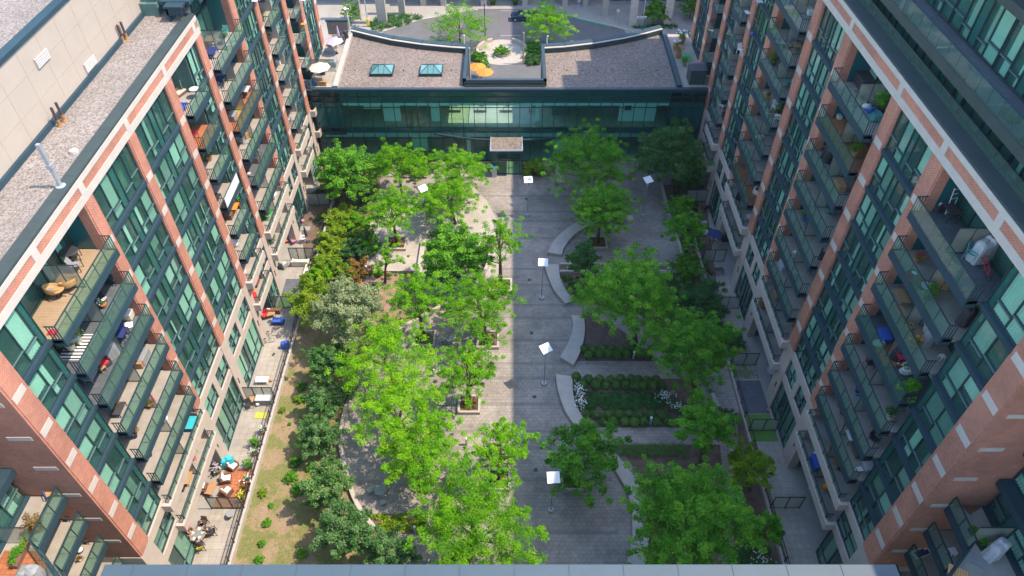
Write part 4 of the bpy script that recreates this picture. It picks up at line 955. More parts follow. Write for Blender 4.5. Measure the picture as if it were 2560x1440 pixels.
# left strip shrubs
for (u, v, w_, st, l) in ((853, 560, 85, "lime", "feathery conifer like shrub on the left strip near the maple"), (832, 608, 82, "lime", "yellow green shrub beside the left terrace with red pots"), (825, 640, 70, "lime", "small yellow green shrub above the corner bench terrace"), (812, 680, 88, "lime", "light green bush beside the corner bench"), (893, 575, 75, "locust", "bright drooping shrub left of the patio"),
                            (920, 625, 70, "locust", "bright low branch shrub at the patio edge"), (890, 690, 78, "rust", "rusty brown shrub left of the white bollard"), (897, 635, 85, "dark", "dark green shrub in shadow left of the patio"), (857, 722, 46, "silver", "round grey green clipped bush"), (800, 710, 70, "locust", "lime bush in front of the green turf strip"), (865, 700, 60, "lime", "low golden spreading shrub behind the grey bush"),
                            (960, 400 + 20, 60, "maple", "clipped green hedge mound before the glass wall"), (1045, 425, 95, "locust", "long bright hedge before the glass wall left of the doors"), (1335, 437, 60, "lime", "low shrub right of the entrance")):
    tree(u, v, u, v - 18, w_, l, st, cat="shrub", group="shrubs in the left garden strip", name="shrub", squash=.75)
# small lawn shrubs and flowers
def ball_mesh(r, seed):
    rng = np.random.default_rng(seed); n = 900; P = rng.normal(size=(n, 3)); P /= np.linalg.norm(P, axis=1)[:, None]; P = P * (r * rng.uniform(.86, 1.04, n))[:, None]; P[:, 2] *= .92
    N = P / np.linalg.norm(P, axis=1)[:, None] + rng.normal(size=(n, 3)) * .35; N /= np.linalg.norm(N, axis=1)[:, None]
    T = np.cross(N, rng.normal(size=(n, 3))); T /= np.linalg.norm(T, axis=1)[:, None]; B = np.cross(N, T); s = rng.uniform(.035, .06, n)[:, None]
    V = np.stack([P - T * s, P - B * s, P + T * s, P + B * s], 1).reshape(-1, 3)
    return mesh_np("boxwood", V, np.arange(n * 4).reshape(-1, 4), BOXL, np.clip(.5 + rng.normal(0, .25, n), 0, 1))
def shrub_mesh(style, r, seed, dens=1): return crown_mesh(style, r, r, r * .8, seed, dens)[0]
SM = {"lime": shrub_mesh("lime", .45, 11, .7), "maple": shrub_mesh("ginkgo", .5, 12, .8), "dark": shrub_mesh("maple", .5, 13, .8)}
D5 = [(450, 285, "maple", 1.0, "flat"), (435, 365, "lime", 1.1, "golden"), (325, 435, "lime", .7, "lime"), (412, 772, "dark", .95, "dark"), (385, 868, "maple", 1.15, "bushy"), (200, 965, "lime", .85, "pale"), (430, 945, "maple", 1.15, "leafy"), (510, 802, "dark", .9, "shaded"), (255, 1042, "maple", .5, "tiny"), (230, 1158, "dark", .75, "sparse"),
      (195, 1290, "dark", .6, "faded"), (455, 1362, "maple", .85, "glossy"), (370, 520, "dark", .35, "tiny"), (180, 1395, "dark", .7, "lowest")]
WH = ["below the silvery tree", "left of the farthest round dark shrub", "nearest the screen with the storage box", "left of the second round shrub", "in the middle of the lawn", "close to the decked terrace wall", "left of the third round shrub", "between the second and third round shrubs", "alone on the middle lawn", "near the seated people", "low beside the fence", "left of the large dark shrub", "on bare soil in the upper lawn", "at the bottom edge of the lawn"]
for i, (x_, y_, k, s, w_) in enumerate(D5):
    X_, Y_ = g(580 + x_ * .3889, 860 + y_ * .3889); o = bpy.data.objects.new("small_shrub", SM[k]); COL.objects.link(o); o.location = (X_, Y_, .35 * s); o.scale = (s, s, s); o.rotation_euler = (0, 0, i * 1.3)
    tag(o, "%s green small shrub %s" % (w_, WH[i]), "shrub", "small shrubs dotted over the dry lawn")
for (u, v, l) in ((937, 727, "small round green shrub right of the grey clipped bush"), (949, 688, "green shrub between the pink flowers")):
    X_, Y_ = g(u, v); o = bpy.data.objects.new("small_shrub", SM["dark"]); COL.objects.link(o); o.location = (X_, Y_, .4); tag(o, l, "shrub", "small shrubs dotted over the dry lawn")
BALL = [ball_mesh(.44, 40 + i) for i in range(3)]
def CC(x_, y_): return (1260 + x_ * .2361, 860 + y_ * .2361)
def EE(x_, y_): return (1360 + x_ * .1953, 660 + y_ * .1953)
rows = {"front row of the lower boxwood bed": [CC(*p) for p in ((1045, 845), (1150, 850), (1270, 850), (1375, 855), (1475, 850), (1610, 850), (1740, 850))],
 "second row of the lower boxwood bed": [CC(*p) for p in ((875, 775), (980, 775), (1100, 775), (1210, 770), (1320, 770), (1430, 775), (1555, 775), (1680, 785))],
 "back row of the lower boxwood bed": [CC(*p) for p in ((760, 375), (890, 400), (1005, 400), (1125, 400), (1230, 398), (1340, 390), (1415, 400), (1510, 405), (1600, 400))],
 "third row of the lower boxwood bed": [CC(*p) for p in ((835, 455), (965, 465), (1075, 465), (1180, 465), (1285, 460), (1380, 468), (1470, 465), (1570, 462), (1660, 460))],
 "front row of the upper soil bed": [EE(*p) for p in ((570, 1200), (700, 1185), (815, 1180), (930, 1200), (1060, 1190), (1215, 1180), (1310, 1190))],
 "back row of the upper soil bed": [EE(*p) for p in ((515, 1120), (615, 1130), (740, 1120), (850, 1125), (980, 1130), (1100, 1120))]}
ordn = ["first", "second", "third", "fourth", "fifth", "sixth", "seventh", "eighth", "ninth"]
for rn, pts in rows.items():
    for i, (u, v) in enumerate(pts):
        X_, Y_ = g(u, v); o = bpy.data.objects.new("boxwood_ball", BALL[i % 3]); COL.objects.link(o); s = 1.0 + .12 * math.sin(i * 2.3 + u); o.location = (X_, Y_, .42); o.scale = (s, s, s); o.rotation_euler = (0, 0, i)
        tag(o, "clipped boxwood ball, %s from the left in the %s" % (ordn[i], rn), "shrub", "clipped boxwood balls in the shaded beds")
def scatter(name, px, n, style, size, hgt, seed, kind="stuff", z=.03):
    P_ = [g(u, v) for u, v in px]; rng = np.random.default_rng(seed); xs = [p[0] for p in P_]; ys = [p[1] for p in P_]; pts = []
    while len(pts) < n:
        x, y = rng.uniform(min(xs), max(xs)), rng.uniform(min(ys), max(ys)); c = False
        for i in range(len(P_)):
            (xa, ya), (xb, yb) = P_[i], P_[i - 1]
            if (ya > y) != (yb > y) and x < (xb - xa) * (y - ya) / (yb - ya) + xa: c = not c
        if c: pts.append((x, y, z + hgt * .5))
    C = np.array(pts); V, F, T = leaves(rng, C, np.full(n, hgt), 42, size, .7, 0, .3, .5)
    V[:, 2] = np.maximum(V[:, 2], z)
    o = bpy.data.objects.new(name, mesh_np(name, V, F, STY[style][0], T)); COL.objects.link(o); o["kind"] = kind; return o
scatter("ground_cover", [CC(870, 530), CC(1640, 530), CC(1660, 680), CC(900, 700)], 230, "dark", .10, .30, 5)
scatter("ground_cover", [(1560, 690), (1740, 690), (1780, 820), (1700, 850), (1560, 760)], 150, "dark", .1, .3, 6)
scatter("ground_cover", [(925, 1290), (1060, 1290), (1060, 1328), (950, 1328)], 45, "lime", .1, .3, 7)
scatter("ground_cover", [(1060, 610), (1100, 560), (1230, 640), (1190, 720), (1060, 720)], 140, "dark", .12, .4, 8)
scatter("ground_cover", [(790, 480), (930, 430), (915, 560), (905, 680), (860, 720), (790, 700)], 150, "dark", .12, .45, 9)
scatter("ground_cover", [(1660, 470), (1740, 470), (1780, 690), (1712, 640)], 90, "dark", .1, .35, 10)
scatter("ground_cover", [(1850, 1230), (1950, 1430), (1830, 1430)], 90, "dark", .1, .3, 12)
scatter("ground_cover", [(1400, 690), (1450, 690), (1500, 752), (1440, 752)], 45, "dark", .1, .25, 14)
scatter("grass", [(590, 1410), (710, 950), (760, 820), (850, 820), (850, 1100), (900, 1280), (950, 1410)], 380, "silver", .022, .06, 13)
# hedge behind the near soil bed
C = np.array([(x, y, .38 + .22 * (k % 2)) for k, (x, y) in enumerate([(a_, b_) for a_ in np.arange(9.0, 15.4, .28) for b_ in (33.7, 34.1, 34.5)])]); rng = np.random.default_rng(3)
V, F, T = leaves(rng, C, np.full(len(C), .3), 60, .055, .9, 0, .15, .4)
o = bpy.data.objects.new("hedge", mesh_np("hedge", V, F, BOXL, T)); COL.objects.link(o); tag(o, "straight clipped hedge along the shaded paver walk", "hedge")
def flowers(name, u, v, r, col, label, n=90, green="dark", h=.35):
    n = int(n * .7)
    X_, Y_ = g(u, v); t = thing(name, label, "flowers", (X_, Y_, 0), group="flowering bushes")
    rng = np.random.default_rng(int(u)); C = rng.normal(size=(26, 3)) * np.array([r[0], r[1], .12]) * .45 + np.array([0, 0, h])
    V, F, T = leaves(rng, C, np.full(26, .28), 40, .07, .7, 0, .2, .5); o = bpy.data.objects.new("foliage", mesh_np("foliage", V, F, STY[green][0], T)); COL.objects.link(o); o.parent = t
    C = rng.normal(size=(n, 3)) * np.array([r[0], r[1], .08]) * .5 + np.array([0, 0, h + .25]); V, F, T = leaves(rng, C, np.full(n, .06), 6, .035, .4, 0, .2, 1.5, 1.0)
    o = bpy.data.objects.new("blossom", mesh_np("blossom", V, F, colmat("petal_" + col, {"white": (.8, .8, .76), "pink": (.75, .13, .2), "red": (.6, .05, .05), "yellow": (.8, .6, .05), "purple": (.25, .12, .45)}[col]), T)); COL.objects.link(o); o.parent = t
flowers("flowering_bush", *CC(790, 520), (.5, .9), "white", "white flowering bush hugging the inner side of the curved bench", 100)
flowers("flowering_bush", *CC(815, 650), (.5, .9), "white", "white flowering bush lower down beside the curved bench", 100)
flowers("flowering_bush", *CC(1710, 590), (.9, .7), "white", "white flowering bush under the broad ginkgo", 90)
flowers("flowering_bush", *CC(1830, 690), (.7, .5), "white", "smaller white flowering bush at the lower right of the boxwood bed", 60)
for i, (x_, y_, l) in enumerate(((760, 205, "left"), (965, 220, "middle"), (1200, 215, "right"))): flowers("flower_clump", 760 + x_ * .21875, 640 + y_ * .21875, (.3, .15), "pink", "%s clump of pink flowers below the patio wall" % l, 26, "maple", .15)
flowers("flowering_bush", 1900, 1400, (1.0, .8), "white", "sparse white flowers near the lowest right terrace", 50)
for (x0, x1, y0, y1, l) in PLN:
    n = 26; rng = np.random.default_rng(int(x0 * 10 + y0 * 7)); C = np.stack([rng.uniform(x0 + .35, x1 - .35, n), rng.uniform(y0 + .35, y1 - .35, n), np.full(n, .42)], 1)
    V, F, T = leaves(rng, C, np.full(n, .2), 22, .07, .7, 0, .4, .5); o = bpy.data.objects.new("planter_plants", mesh_np("planter_plants", V, F, (DKLEAF, RUST, MAPLE)[int(x0 * 7) % 3], T)); COL.objects.link(o); o["kind"] = "stuff"
# ---------------------------------------------------------------- north side: road, colonnade, circle
m = MB(); PR_ = [(-24, 95.5), (24, 95.5), g(1560, 75), (17.4, 117.7), (14.3, 119.4), (11.4, 121.0), (9.2, 122.4), (4, 124.5), (-6, 124.5), (-12.1, 121.8), (-15.8, 120.3), (-18.8, 118.3), (-21.9, 115.7)]
m.prism(PR_, -.02, .0); struct("road", m, ROADM)
for nm, lab, pts, mt in (("kerb", "pale kerb left of the drop off road", [(-21.9, 115.7), (-18.8, 118.3), (-15.8, 120.3), (-12.1, 121.8), (-6, 124.3)], CONC), ("kerb", "kerb right of the road with green painted edge", [(9.2, 122.4), (11.4, 121.0), (14.3, 119.4), (17.4, 117.7), (19.9, 116.1), (24, 113)], CONC)):
    m = MB(); wallstrip(m, pts, .3, 0, .14); tag(m.build(nm, mt), lab, "kerb")
m = MB(); wallstrip(m, [(11.0, 121.2), (14.3, 119.35), (17.0, 117.85)], -.22, .001, .1); struct("green_kerb_paint", m, colmat("green_paint", (.05, .38, .22)))
m = MB(); m.prism([(-30, 116), *[(x, y + .3) for x, y in PR_[::-1][0:5]], (-6, 124.6), (4, 124.6), *[(x, y + .3) for x, y in PR_[2:7][::-1]], (30, 110), (30, 160), (-30, 160)], -.02, .12); struct("pavement", m, WALKM)
m = MB(); m.box(-2.0, .15, 108, 124, .002, .008); m.box(-.05, .02, 108, 124.4, .008, .012); struct("road_band", m, colmat("brick_band", (.13, .125, .14)))
m = MB()
for y in (114.4, 124.0): m.box(-2, 1.5 if y < 120 else 1.2, y, y + .12, .010, .014)
struct("white_line", m, colmat("line_white", (.45, .45, .45)))
# raised circle seen through the roof notch
cx, cy = -1.6, 108.6
m = MB(); m.lathe(cx, cy, [(4.35, 0), (4.35, .05)], 40); struct("circle_paving", m, PALEP)
def arcwall(a0, a1, r, h, label):
    m = MB(); P_ = [(cx + r * math.cos(R(a0 + (a1 - a0) * i / 16)), cy + r * math.sin(R(a0 + (a1 - a0) * i / 16))) for i in range(17)]; wallstrip(m, P_, .4, 0, h); tag(m.build("round_seat_wall", PRECAST), label, "wall", "round seat walls in the drop off circle")
arcwall(115, 220, 4.2, .6, "left curved seat wall of the planted circle beyond the roof"); arcwall(-35, 65, 4.2, .6, "right curved seat wall of the planted circle beyond the roof")
m = MB(); m.lathe(cx + .1, 108.2, [(1.35, .05), (1.35, .35), (1.15, .35), (1.15, .25)], 24); tag(m.build("planter_ring", PRECAST), "low round stone planter in the middle of the drop off circle", "planter")
tree(1254, 137, 1254, 126, 40, "round clipped bush in the low stone planter ring", "ginkgo", cat="shrub", group="shrubs round the drop off circle", name="shrub", squash=.8)
tree(1195, 150, 1195, 140, 40, "green shrub left of the stone circle", "maple", cat="shrub", group="shrubs round the drop off circle", name="shrub", squash=.9)
tree(1335, 130, 1332, 122, 48, "leafy shrub right of the stone circle", "maple", cat="shrub", group="shrubs round the drop off circle", name="shrub", squash=1.2)
tree(1335, 155, 1335, 148, 45, "low shrub bed behind the roof notch at right", "dark", cat="shrub", group="shrubs round the drop off circle", name="shrub", squash=.8)
tree(1150, 118, 1150, 62, 135, "bright green street tree left of the stone circle", "locust", group="street trees by the road", dens=.9, squash=.75)
tree(1368, 118, 1368, 58, 110, "bright green street tree right of the stone circle", "locust", group="street trees by the road", squash=.85)
tree(878, 62, 876, 30, 42, "narrow bright tree beyond the left wooden screen", "locust", group="street trees by the road", squash=1.5)
tree(1632, 60, 1640, 28, 62, "dark street tree before the colonnade at right", "maple", group="street trees by the road", squash=1.1)
tree(1725, 45, 1725, 20, 50, "green street tree half behind the right brick block", "ginkgo", group="street trees by the road", squash=1.1)
scatter("hedge_bed", [(925, 62), (950, 40), (1050, 40), (1055, 50), (960, 78), (935, 78)], 160, "dark", .12, .5, 21)
scatter("hedge_bed", [(1580, 70), (1690, 60), (1690, 72), (1600, 78)], 60, "dark", .1, .4, 22)
scatter("ground_cover", [(1190, 165), (1225, 168), (1218, 150), (1190, 140)], 30, "maple", .1, .3, 23)
scatter("ground_cover", [(1310, 165), (1345, 165), (1345, 100), (1315, 105)], 60, "maple", .1, .4, 24)
scatter("ground_cover", [(1692, 85), (1730, 85), (1735, 100), (1690, 100)], 30, "dark", .1, .5, 25)
nb = thing("colonnade_building", "dark glazed building raised on a row of concrete columns beyond the road", "building", (0, 135, 0))
for (x, y, w_) in ((-27.0, 120.4, 1.5), (-22.3, 118.6, 1.6), (-19.3, 122.1, 1.1), (-15.9, 125.8, .95), (-12.3, 125.8, .95), (-5.1, 125.6, .95), (2.3, 125.8, .95), (9.5, 125.8, .95), (13.2, 125.8, .95), (16.3, 121.4, 1.0), (20.6, 117.6, 1.2), (26.6, 118.0, 1.3)):
    m = MB(); m.box(x - w_ / 2, x + w_ / 2, y, y + 1.0, 0, 9.5); m.build("column", CONC, nb, bevel=.03)
m = MB(); m.box(-40, 40, 126.6, 150, 8.2, 12); m.build("soffit", CONC, nb)
m = MB(); m.box(-40, -17, 130, 131, 0, 8.2); m.box(17, 40, 128, 129, 0, 8.2); m.box(-17, 17, 133, 134, 0, 8.2); m.build("ground_floor_glazing", PANELM, nb)
m = MB()
for x in np.arange(-39, 40, 2.2): m.box(x, x + .1, 129.9 if x < -17 else 132.9 if x < 17 else 127.9, 130 if x < -17 else 133 if x < 17 else 128, 0, 8)
m.build("mullion", GALV, nb)
x, y = -.4, 126; m = MB()
for (px_, py_, l) in ((-3.4, 126.3, "left"), (.6, 126.3, "right")):
    k = thing("planter_pot", "%s dark pot plant between the colonnade columns" % l, "planter", (px_, py_, .12), group="pots by the colonnade"); q = MB(); q.lathe(px_, py_, [(.35, .12), (.5, .8), (.45, .8)], 12); q.build("pot", BLACK, k)
    o = bpy.data.objects.new("plant", SM["dark"]); COL.objects.link(o); o.location = (0, 0, 1.0); o.scale = (1.3, 1.3, 1.3); o.parent = k
# wooden screen, terrace beside the link roof
m = MB(); m.box(-25, -22.2, 92.8, 92.95, 10.6, 12.4)
for x in np.arange(-24.9, -22.2, .16): m.box(x, x + .02, 92.78, 92.8, 10.6, 12.35)
t = thing("wood_screen", "weathered wooden board screen at the end of the far left roof terrace", "screen", (-23.6, 92.9, 10.6)); m.build("board", plain("weathered_wood", (.26, .215, .18), .9, .15, 1.5), t)
m = MB(); m.box(-25.1, -22.1, 92.7, 93.1, 12.4, 12.6); m.build("cap", METALB, t)
m = MB(); m.box(-24.95, -21.95, 78.7, 92.8, 10.3, 10.62); tag(m.build("roof_terrace", TERR), "paved roof terrace wedged between the left block and gravel roof", "terrace")
m = MB(); m.box(20.85, 23.95, 78.7, 92.8, 10.3, 10.62); tag(m.build("roof_terrace", TERR), "narrow roof terrace between the right gravel roof and right block", "terrace")
m = MB(); m.quad((-24.9, 82.3, 10.7), (-22.1, 82.3, 10.7), (-22.1, 82.3, 12.3), (-24.9, 82.3, 12.3)); t = thing("privacy_screen", "frosted screen behind the big cream parasol on the roof terrace", "screen", (-23.5, 82.3, 10.6)); m.build("frosted_pane", SCREENG, t)
m = MB(); m.box(-24.9, -22.1, 82.27, 82.33, 12.3, 12.37); m.build("frame", BLACK, t)
scatter("ground_cover", [(1688, 70), (1690, 71), (1690, 72)], 1, "dark", .1, .4, 31)
# ---------------------------------------------------------------- balcony and terrace things
PAL = {"black": (.03, .03, .035), "grey": (.25, .26, .27), "white": (.75, .75, .75), "wicker": (.42, .26, .11), "wood": (.38, .22, .11), "red": (.6, .03, .05), "blue": (.03, .10, .45), "turquoise": (.03, .42, .5),
       "navy": (.02, .035, .14), "cream": (.6, .55, .45), "lilac": (.45, .38, .55), "orange": (.75, .22, .02), "green": (.04, .32, .08), "brown": (.16, .09, .06), "pink": (.65, .2, .3), "silver": (.45, .46, .48), "yellow": (.75, .55, .04), "dark": (.05, .045, .05), "terracotta": (.45, .17, .08), "lime": (.3, .6, .05), "teal": (.08, .3, .3)}
def pc(c): return colmat("dye_" + c, PAL[c], .65)
def item(kind, pos, rz, label, c="black", c2=None, group=None, s=1.0):
    x, y, z = pos; c2 = c2 or c
    if z > 4 and y < 78 and abs(x) > 22:      # keep things on the slab, square to the rail
        mg = .45 if kind == "rug" else .0
        if y > 21.2: x = min(max(x, -26.45 + mg), -24.8 - mg) if x < 0 else min(max(x, 23.8 + mg), 25.5 - mg)
        if kind in ("rug", "crate", "desk", "bench") and y > 21.2: rz = 90
    def T(name, cat): 
        t = thing(name, label, cat, (x, y, z), R(rz), group, local=True); t.scale = (s, s, s); return t
    if kind == "chair":
        t = T("chair", "chair"); m = MB(); m.box(-.24, .24, -.24, .24, .42, .47); part("seat", m, pc(c2), t)
        m = MB(); m.add([(-.24, .22, .5), (.24, .22, .5), (.24, .34, .95), (-.24, .34, .95), (-.24, .25, .5), (.24, .25, .5), (.24, .37, .95), (-.24, .37, .95)], [(0, 1, 2, 3), (7, 6, 5, 4), (0, 4, 5, 1), (1, 5, 6, 2), (2, 6, 7, 3), (3, 7, 4, 0)]); part("backrest", m, pc(c2), t)
        m = MB()
        for a in (-.26, .26): m.bar((a, -.24, .62), (a, .26, .64), .04); m.bar((a, -.24, 0), (a, -.24, .62), .035); m.bar((a, .28, 0), (a, .24, .62), .035)
        part("leg_frame", m, pc(c), t)
    elif kind == "stool":
        t = T("stool", "stool"); m = MB(); m.box(-.2, .2, -.2, .2, .4, .45); part("seat", m, pc(c), t); m = MB()
        for a in (-.17, .17):
            for b in (-.17, .17): m = MB(); m.bar((a, b, 0), (a, b, .4), .04); part("leg", m, pc(c), t)
    elif kind == "papasan":
        t = T("wicker_chair", "chair"); m = MB(); m.lathe(0, 0, [(.18, .25), (.38, .36), (.5, .58), (.54, .72), (.50, .72), (.44, .56), (.3, .42), (.1, .36)], 18, 0, 1, 1); o = part("basket", m, pc(c), t); o.rotation_euler = (R(28), 0, 0)
        m = MB(); m.lathe(0, -.02, [(.33, .40), (.36, .46), (.3, .52), (.05, .54)], 16); o = part("cushion", m, pc(c2), t); o.rotation_euler = (R(24), 0, 0)
        m = MB(); m.tube([(.28 * math.cos(i * .524), .28 * math.sin(i * .524), .02) for i in range(13)], .02, 5); part("base_ring", m, pc("black"), t)
    elif kind == "table":
        t = T("round_table", "table"); m = MB(); m.lathe(0, 0, [(.38, .70), (.4, .72), (.38, .74)], 22); part("tabletop", m, pc(c), t); m = MB(); m.tube([(0, 0, 0), (0, 0, .7)], .03, 6)
        for k in range(3): m.bar((0, 0, .25), (.28 * math.cos(k * 2.1), .28 * math.sin(k * 2.1), 0), .03)
        part("leg", m, pc(c2), t)
    elif kind in ("desk", "bench"):
        h = .73 if kind == "desk" else .43; L = .55 if kind == "desk" else .6
        t = T("rectangular_table" if kind == "desk" else "coffee_table", "table"); m = MB(); m.box(-L, L, -.33, .33, h - .05, h); part("tabletop", m, pc(c), t); m = MB()
        for a in (-L + .05, L - .05):
            for b in (-.28, .28): m = MB(); m.bar((a, b, 0), (a, b, h - .05), .05); part("leg", m, pc(c2), t)
    elif kind == "armchair":
        t = T("armchair", "armchair"); m = MB(); m.box(-.4, .4, -.38, .4, .0, .28); m.box(-.42, -.3, -.38, .4, .28, .58); m.box(.3, .42, -.38, .4, .28, .58); m.box(-.3, .3, .28, .42, .28, .8); part("frame", m, pc(c), t, bevel=.03)
        m = MB(); m.box(-.29, .29, -.36, .27, .29, .43); part("seat_cushion", m, pc(c2), t, bevel=.04); m = MB(); m.box(-.28, .28, .14, .27, .44, .86); part("back_cushion", m, pc(c2), t, bevel=.04)
    elif kind == "sofa":
        t = T("sofa", "sofa"); m = MB(); m.box(-.95, .95, -.4, .4, .05, .3); m.box(-.95, .95, .28, .42, .3, .75); m.box(-.97, -.83, -.4, .28, .3, .55); m.box(.83, .97, -.4, .28, .3, .55); part("frame", m, pc(c), t, bevel=.03)
        for a in (-.41, .41): m = MB(); m.box(a - .4, a + .4, -.38, .27, .31, .46); part("seat_cushion", m, pc(c2), t, bevel=.04)
        m = MB(); m.box(.35, .75, .05, .2, .47, .8); part("pillow", m, pc("white"), t, bevel=.05)
    elif kind == "crate":
        t = T("storage_box", "box"); m = MB(); m.box(-.55, .55, -.3, .3, .02, .5); part("body", m, pc(c), t, bevel=.02); m = MB(); m.box(-.58, .58, -.33, .33, .5, .57); part("lid", m, pc(c2), t, bevel=.02)
    elif kind == "cover":
        t = T("covered_grill", "covered grill"); m = MB(); rg = random.Random(int(x * 10)); n = 28; prof = [(1.06, 0), (1.02, .12), (1.0, .35), (.97, .6), (.93, .82), (.86, .95), (.62, 1.04), (.3, 1.07), (.02, 1.08)]
        ph = [rg.uniform(0, 6.28) for _ in range(4)]; vs = []
        for r, zz in prof:
            for i in range(n):
                a = 6.283 * i / n; ca, sa = math.cos(a), math.sin(a); q = (abs(ca) ** 4 + abs(sa) ** 4) ** -.25      # boxy outline with hanging folds
                fo = 1 + (.055 * math.sin(7 * a + ph[0]) + .035 * math.sin(13 * a + ph[1]) + .02 * math.sin(23 * a + 3 * zz)) * (1.15 - zz * .8)
                vs.append((r * q * ca * .55 * fo, r * q * sa * .33 * fo, zz + (.03 * math.sin(3 * a + ph[2]) if zz > .5 else 0) + (.10 if zz > .9 and ca > .2 else 0)))
        fs = [(j_ * n + i, j_ * n + (i + 1) % n, (j_ + 1) * n + (i + 1) % n, (j_ + 1) * n + i) for j_ in range(len(prof) - 1) for i in range(n)] + [tuple(range((len(prof) - 1) * n, len(prof) * n))]
        m.add(vs, fs); part("cover", m, pc(c), t); m = MB(); m.bar((-.5, 0, .02), (.5, 0, .02), .06); part("wheel_bar", m, pc("black"), t)
    elif kind == "plant":
        t = T("potted_plant", "potted plant"); m = MB(); m.lathe(0, 0, [(.14, 0), (.2, .32), (.22, .36), (.17, .36), (.16, .3)], 14); part("pot", m, pc(c), t)
        st = {"green": "maple", "lime": "lime", "dark": "dark", "rust": "rust"}.get(c2, "maple"); rng = np.random.default_rng(int(abs(x * 31 + y * 17)) + 1)
        C = rng.normal(size=(16, 3)) * np.array([.14, .14, .14]) + np.array([0, 0, .6]); V, F, TT = leaves(rng, C, np.full(16, .16), 26, .05, .9, 0, .2, .3)
        o = bpy.data.objects.new("foliage", mesh_np("foliage", V, F, STY[st][0], TT)); COL.objects.link(o); o.parent = t
    elif kind == "bloom":
        t = T("flower_pot", "potted flowers"); m = MB(); m.lathe(0, 0, [(.16, 0), (.24, .3), (.25, .33), (.2, .33)], 14); part("pot", m, pc("terracotta"), t)
        rng = np.random.default_rng(int(abs(x * 13 + y * 7)) + 2); C = rng.normal(size=(14, 3)) * .12 + np.array([0, 0, .5]); V, F, TT = leaves(rng, C, np.full(14, .14), 22, .04, .8, 0, .2, .3); o = bpy.data.objects.new("foliage", mesh_np("foliage", V, F, MAPLE, TT)); COL.objects.link(o); o.parent = t
        C = rng.normal(size=(22, 3)) * np.array([.18, .18, .05]) + np.array([0, 0, .68]); V, F, TT = leaves(rng, C, np.full(22, .05), 7, .04, .5, 0, .2, 1.2, 1.0); o = bpy.data.objects.new("blossom", mesh_np("blossom", V, F, pc(c), TT)); COL.objects.link(o); o.parent = t
    elif kind == "box_planter":
        t = T("planter_box", "planter"); m = MB(); m.box(-.9, .9, -.22, .22, 0, .38); part("box", m, pc(c), t, bevel=.02); rng = np.random.default_rng(int(abs(x * 9 + y * 5)) + 3)
        C = np.stack([rng.uniform(-.8, .8, 22), rng.uniform(-.2, .2, 22), rng.uniform(.5, .8, 22)], 1); V, F, TT = leaves(rng, C, np.full(22, .22), 36, .06, .9, 0, .2, .3); o = bpy.data.objects.new("foliage", mesh_np("foliage", V, F, MAPLE, TT)); COL.objects.link(o); o.parent = t
    elif kind == "rug":
        t = T("rug", "rug"); m = MB(); m.box(-1.0, 1.0, -.65, .65, .012, .03, 0)
        if c2 != c:
            for k in range(8): m.box(-.95 + k * .25, -.83 + k * .25, -.64, .64, .0305, .034, 1)
        part("mat", m, [pc(c), pc(c2)], t)
    elif kind == "cloth":
        t = T("cloth_heap", "laundry"); rg = random.Random(int(abs(x * 77 + y))); m = MB(); n = 9; vs = []; fs = []
        for i in range(n):
            for j in range(n): u_, v_ = i / (n - 1) - .5, j / (n - 1) - .5; vs.append((u_ * .8, v_ * .55, .05 + max(0, .26 - (u_ * u_ + v_ * v_) * 1.1) * rg.uniform(.5, 1.2)))
        for i in range(n - 1):
            for j in range(n - 1): fs.append((i * n + j, (i + 1) * n + j, (i + 1) * n + j + 1, i * n + j + 1))
        m.add(vs, fs); part("cloth", m, pc(c), t, smooth=True)
    elif kind == "bike":
        t = T("bicycle", "bicycle"); 
        for a in (-.5, .5): m = MB(); m.tube([(a + .32 * math.cos(i * .4488), 0, .33 + .32 * math.sin(i * .4488)) for i in range(15)], .018, 5); part("wheel", m, pc("black"), t)
        m = MB()
        for p, q in (((-.5, 0, .33), (-.15, 0, .75)), ((-.5, 0, .33), (-.05, 0, .33)), ((-.05, 0, .33), (-.15, 0, .8)), ((-.15, 0, .75), (.38, 0, .78)), ((-.05, 0, .33), (.38, 0, .75)), ((.5, 0, .33), (.36, 0, .95))): m.bar(p, q, .03)
        m.bar((.36, -.22, .97), (.36, .22, .97), .03); part("frame", m, pc(c), t); m = MB(); m.box(-.25, -.05, -.06, .06, .8, .85); part("saddle", m, pc("black"), t)
    elif kind == "parasol":
        t = T("parasol", "parasol"); m = MB(); m.tube([(0, 0, 0), (0, 0, 2.35)], .03, 8); part("pole", m, pc("black"), t); n = 8; r = 1.35
        vs = [(0, 0, 2.45)] + [(r * math.cos(6.283 * k / n), r * math.sin(6.283 * k / n), 1.95) for k in range(n)] + [(r * .9 * math.cos(6.283 * (k + .5) / n), r * .9 * math.sin(6.283 * (k + .5) / n), 1.93) for k in range(n)]
        m = MB(); fs = []
        for k in range(n): fs += [(0, 1 + k, 9 + k), (0, 9 + k, 1 + (k + 1) % n)]
        m.add(vs, fs); o = part("canopy", m, pc(c), t); m = MB()
        for k in range(n): m.bar((0, 0, 2.42), (r * math.cos(6.283 * k / n), r * math.sin(6.283 * k / n), 1.93), .02)
        part("rib", m, pc("black"), t); m = MB(); m.lathe(0, 0, [(.25, 0), (.24, .08), (.05, .1)], 12); part("base", m, pc("black"), t)
    elif kind == "closed":
        t = T("closed_parasol", "parasol"); m = MB(); m.tube([(0, 0, 0), (0, 0, 2.3)], .03, 8); part("pole", m, pc("silver"), t); m = MB(); m.lathe(0, 0, [(.02, 2.35), (.08, 2.2), (.16, 1.5), (.19, .95), (.12, .9)], 10); part("folded_canopy", m, pc(c), t); m = MB(); m.lathe(0, 0, [(.28, 0), (.26, .08), (.05, .1)], 12); part("base", m, pc("black"), t)
    elif kind == "rack":
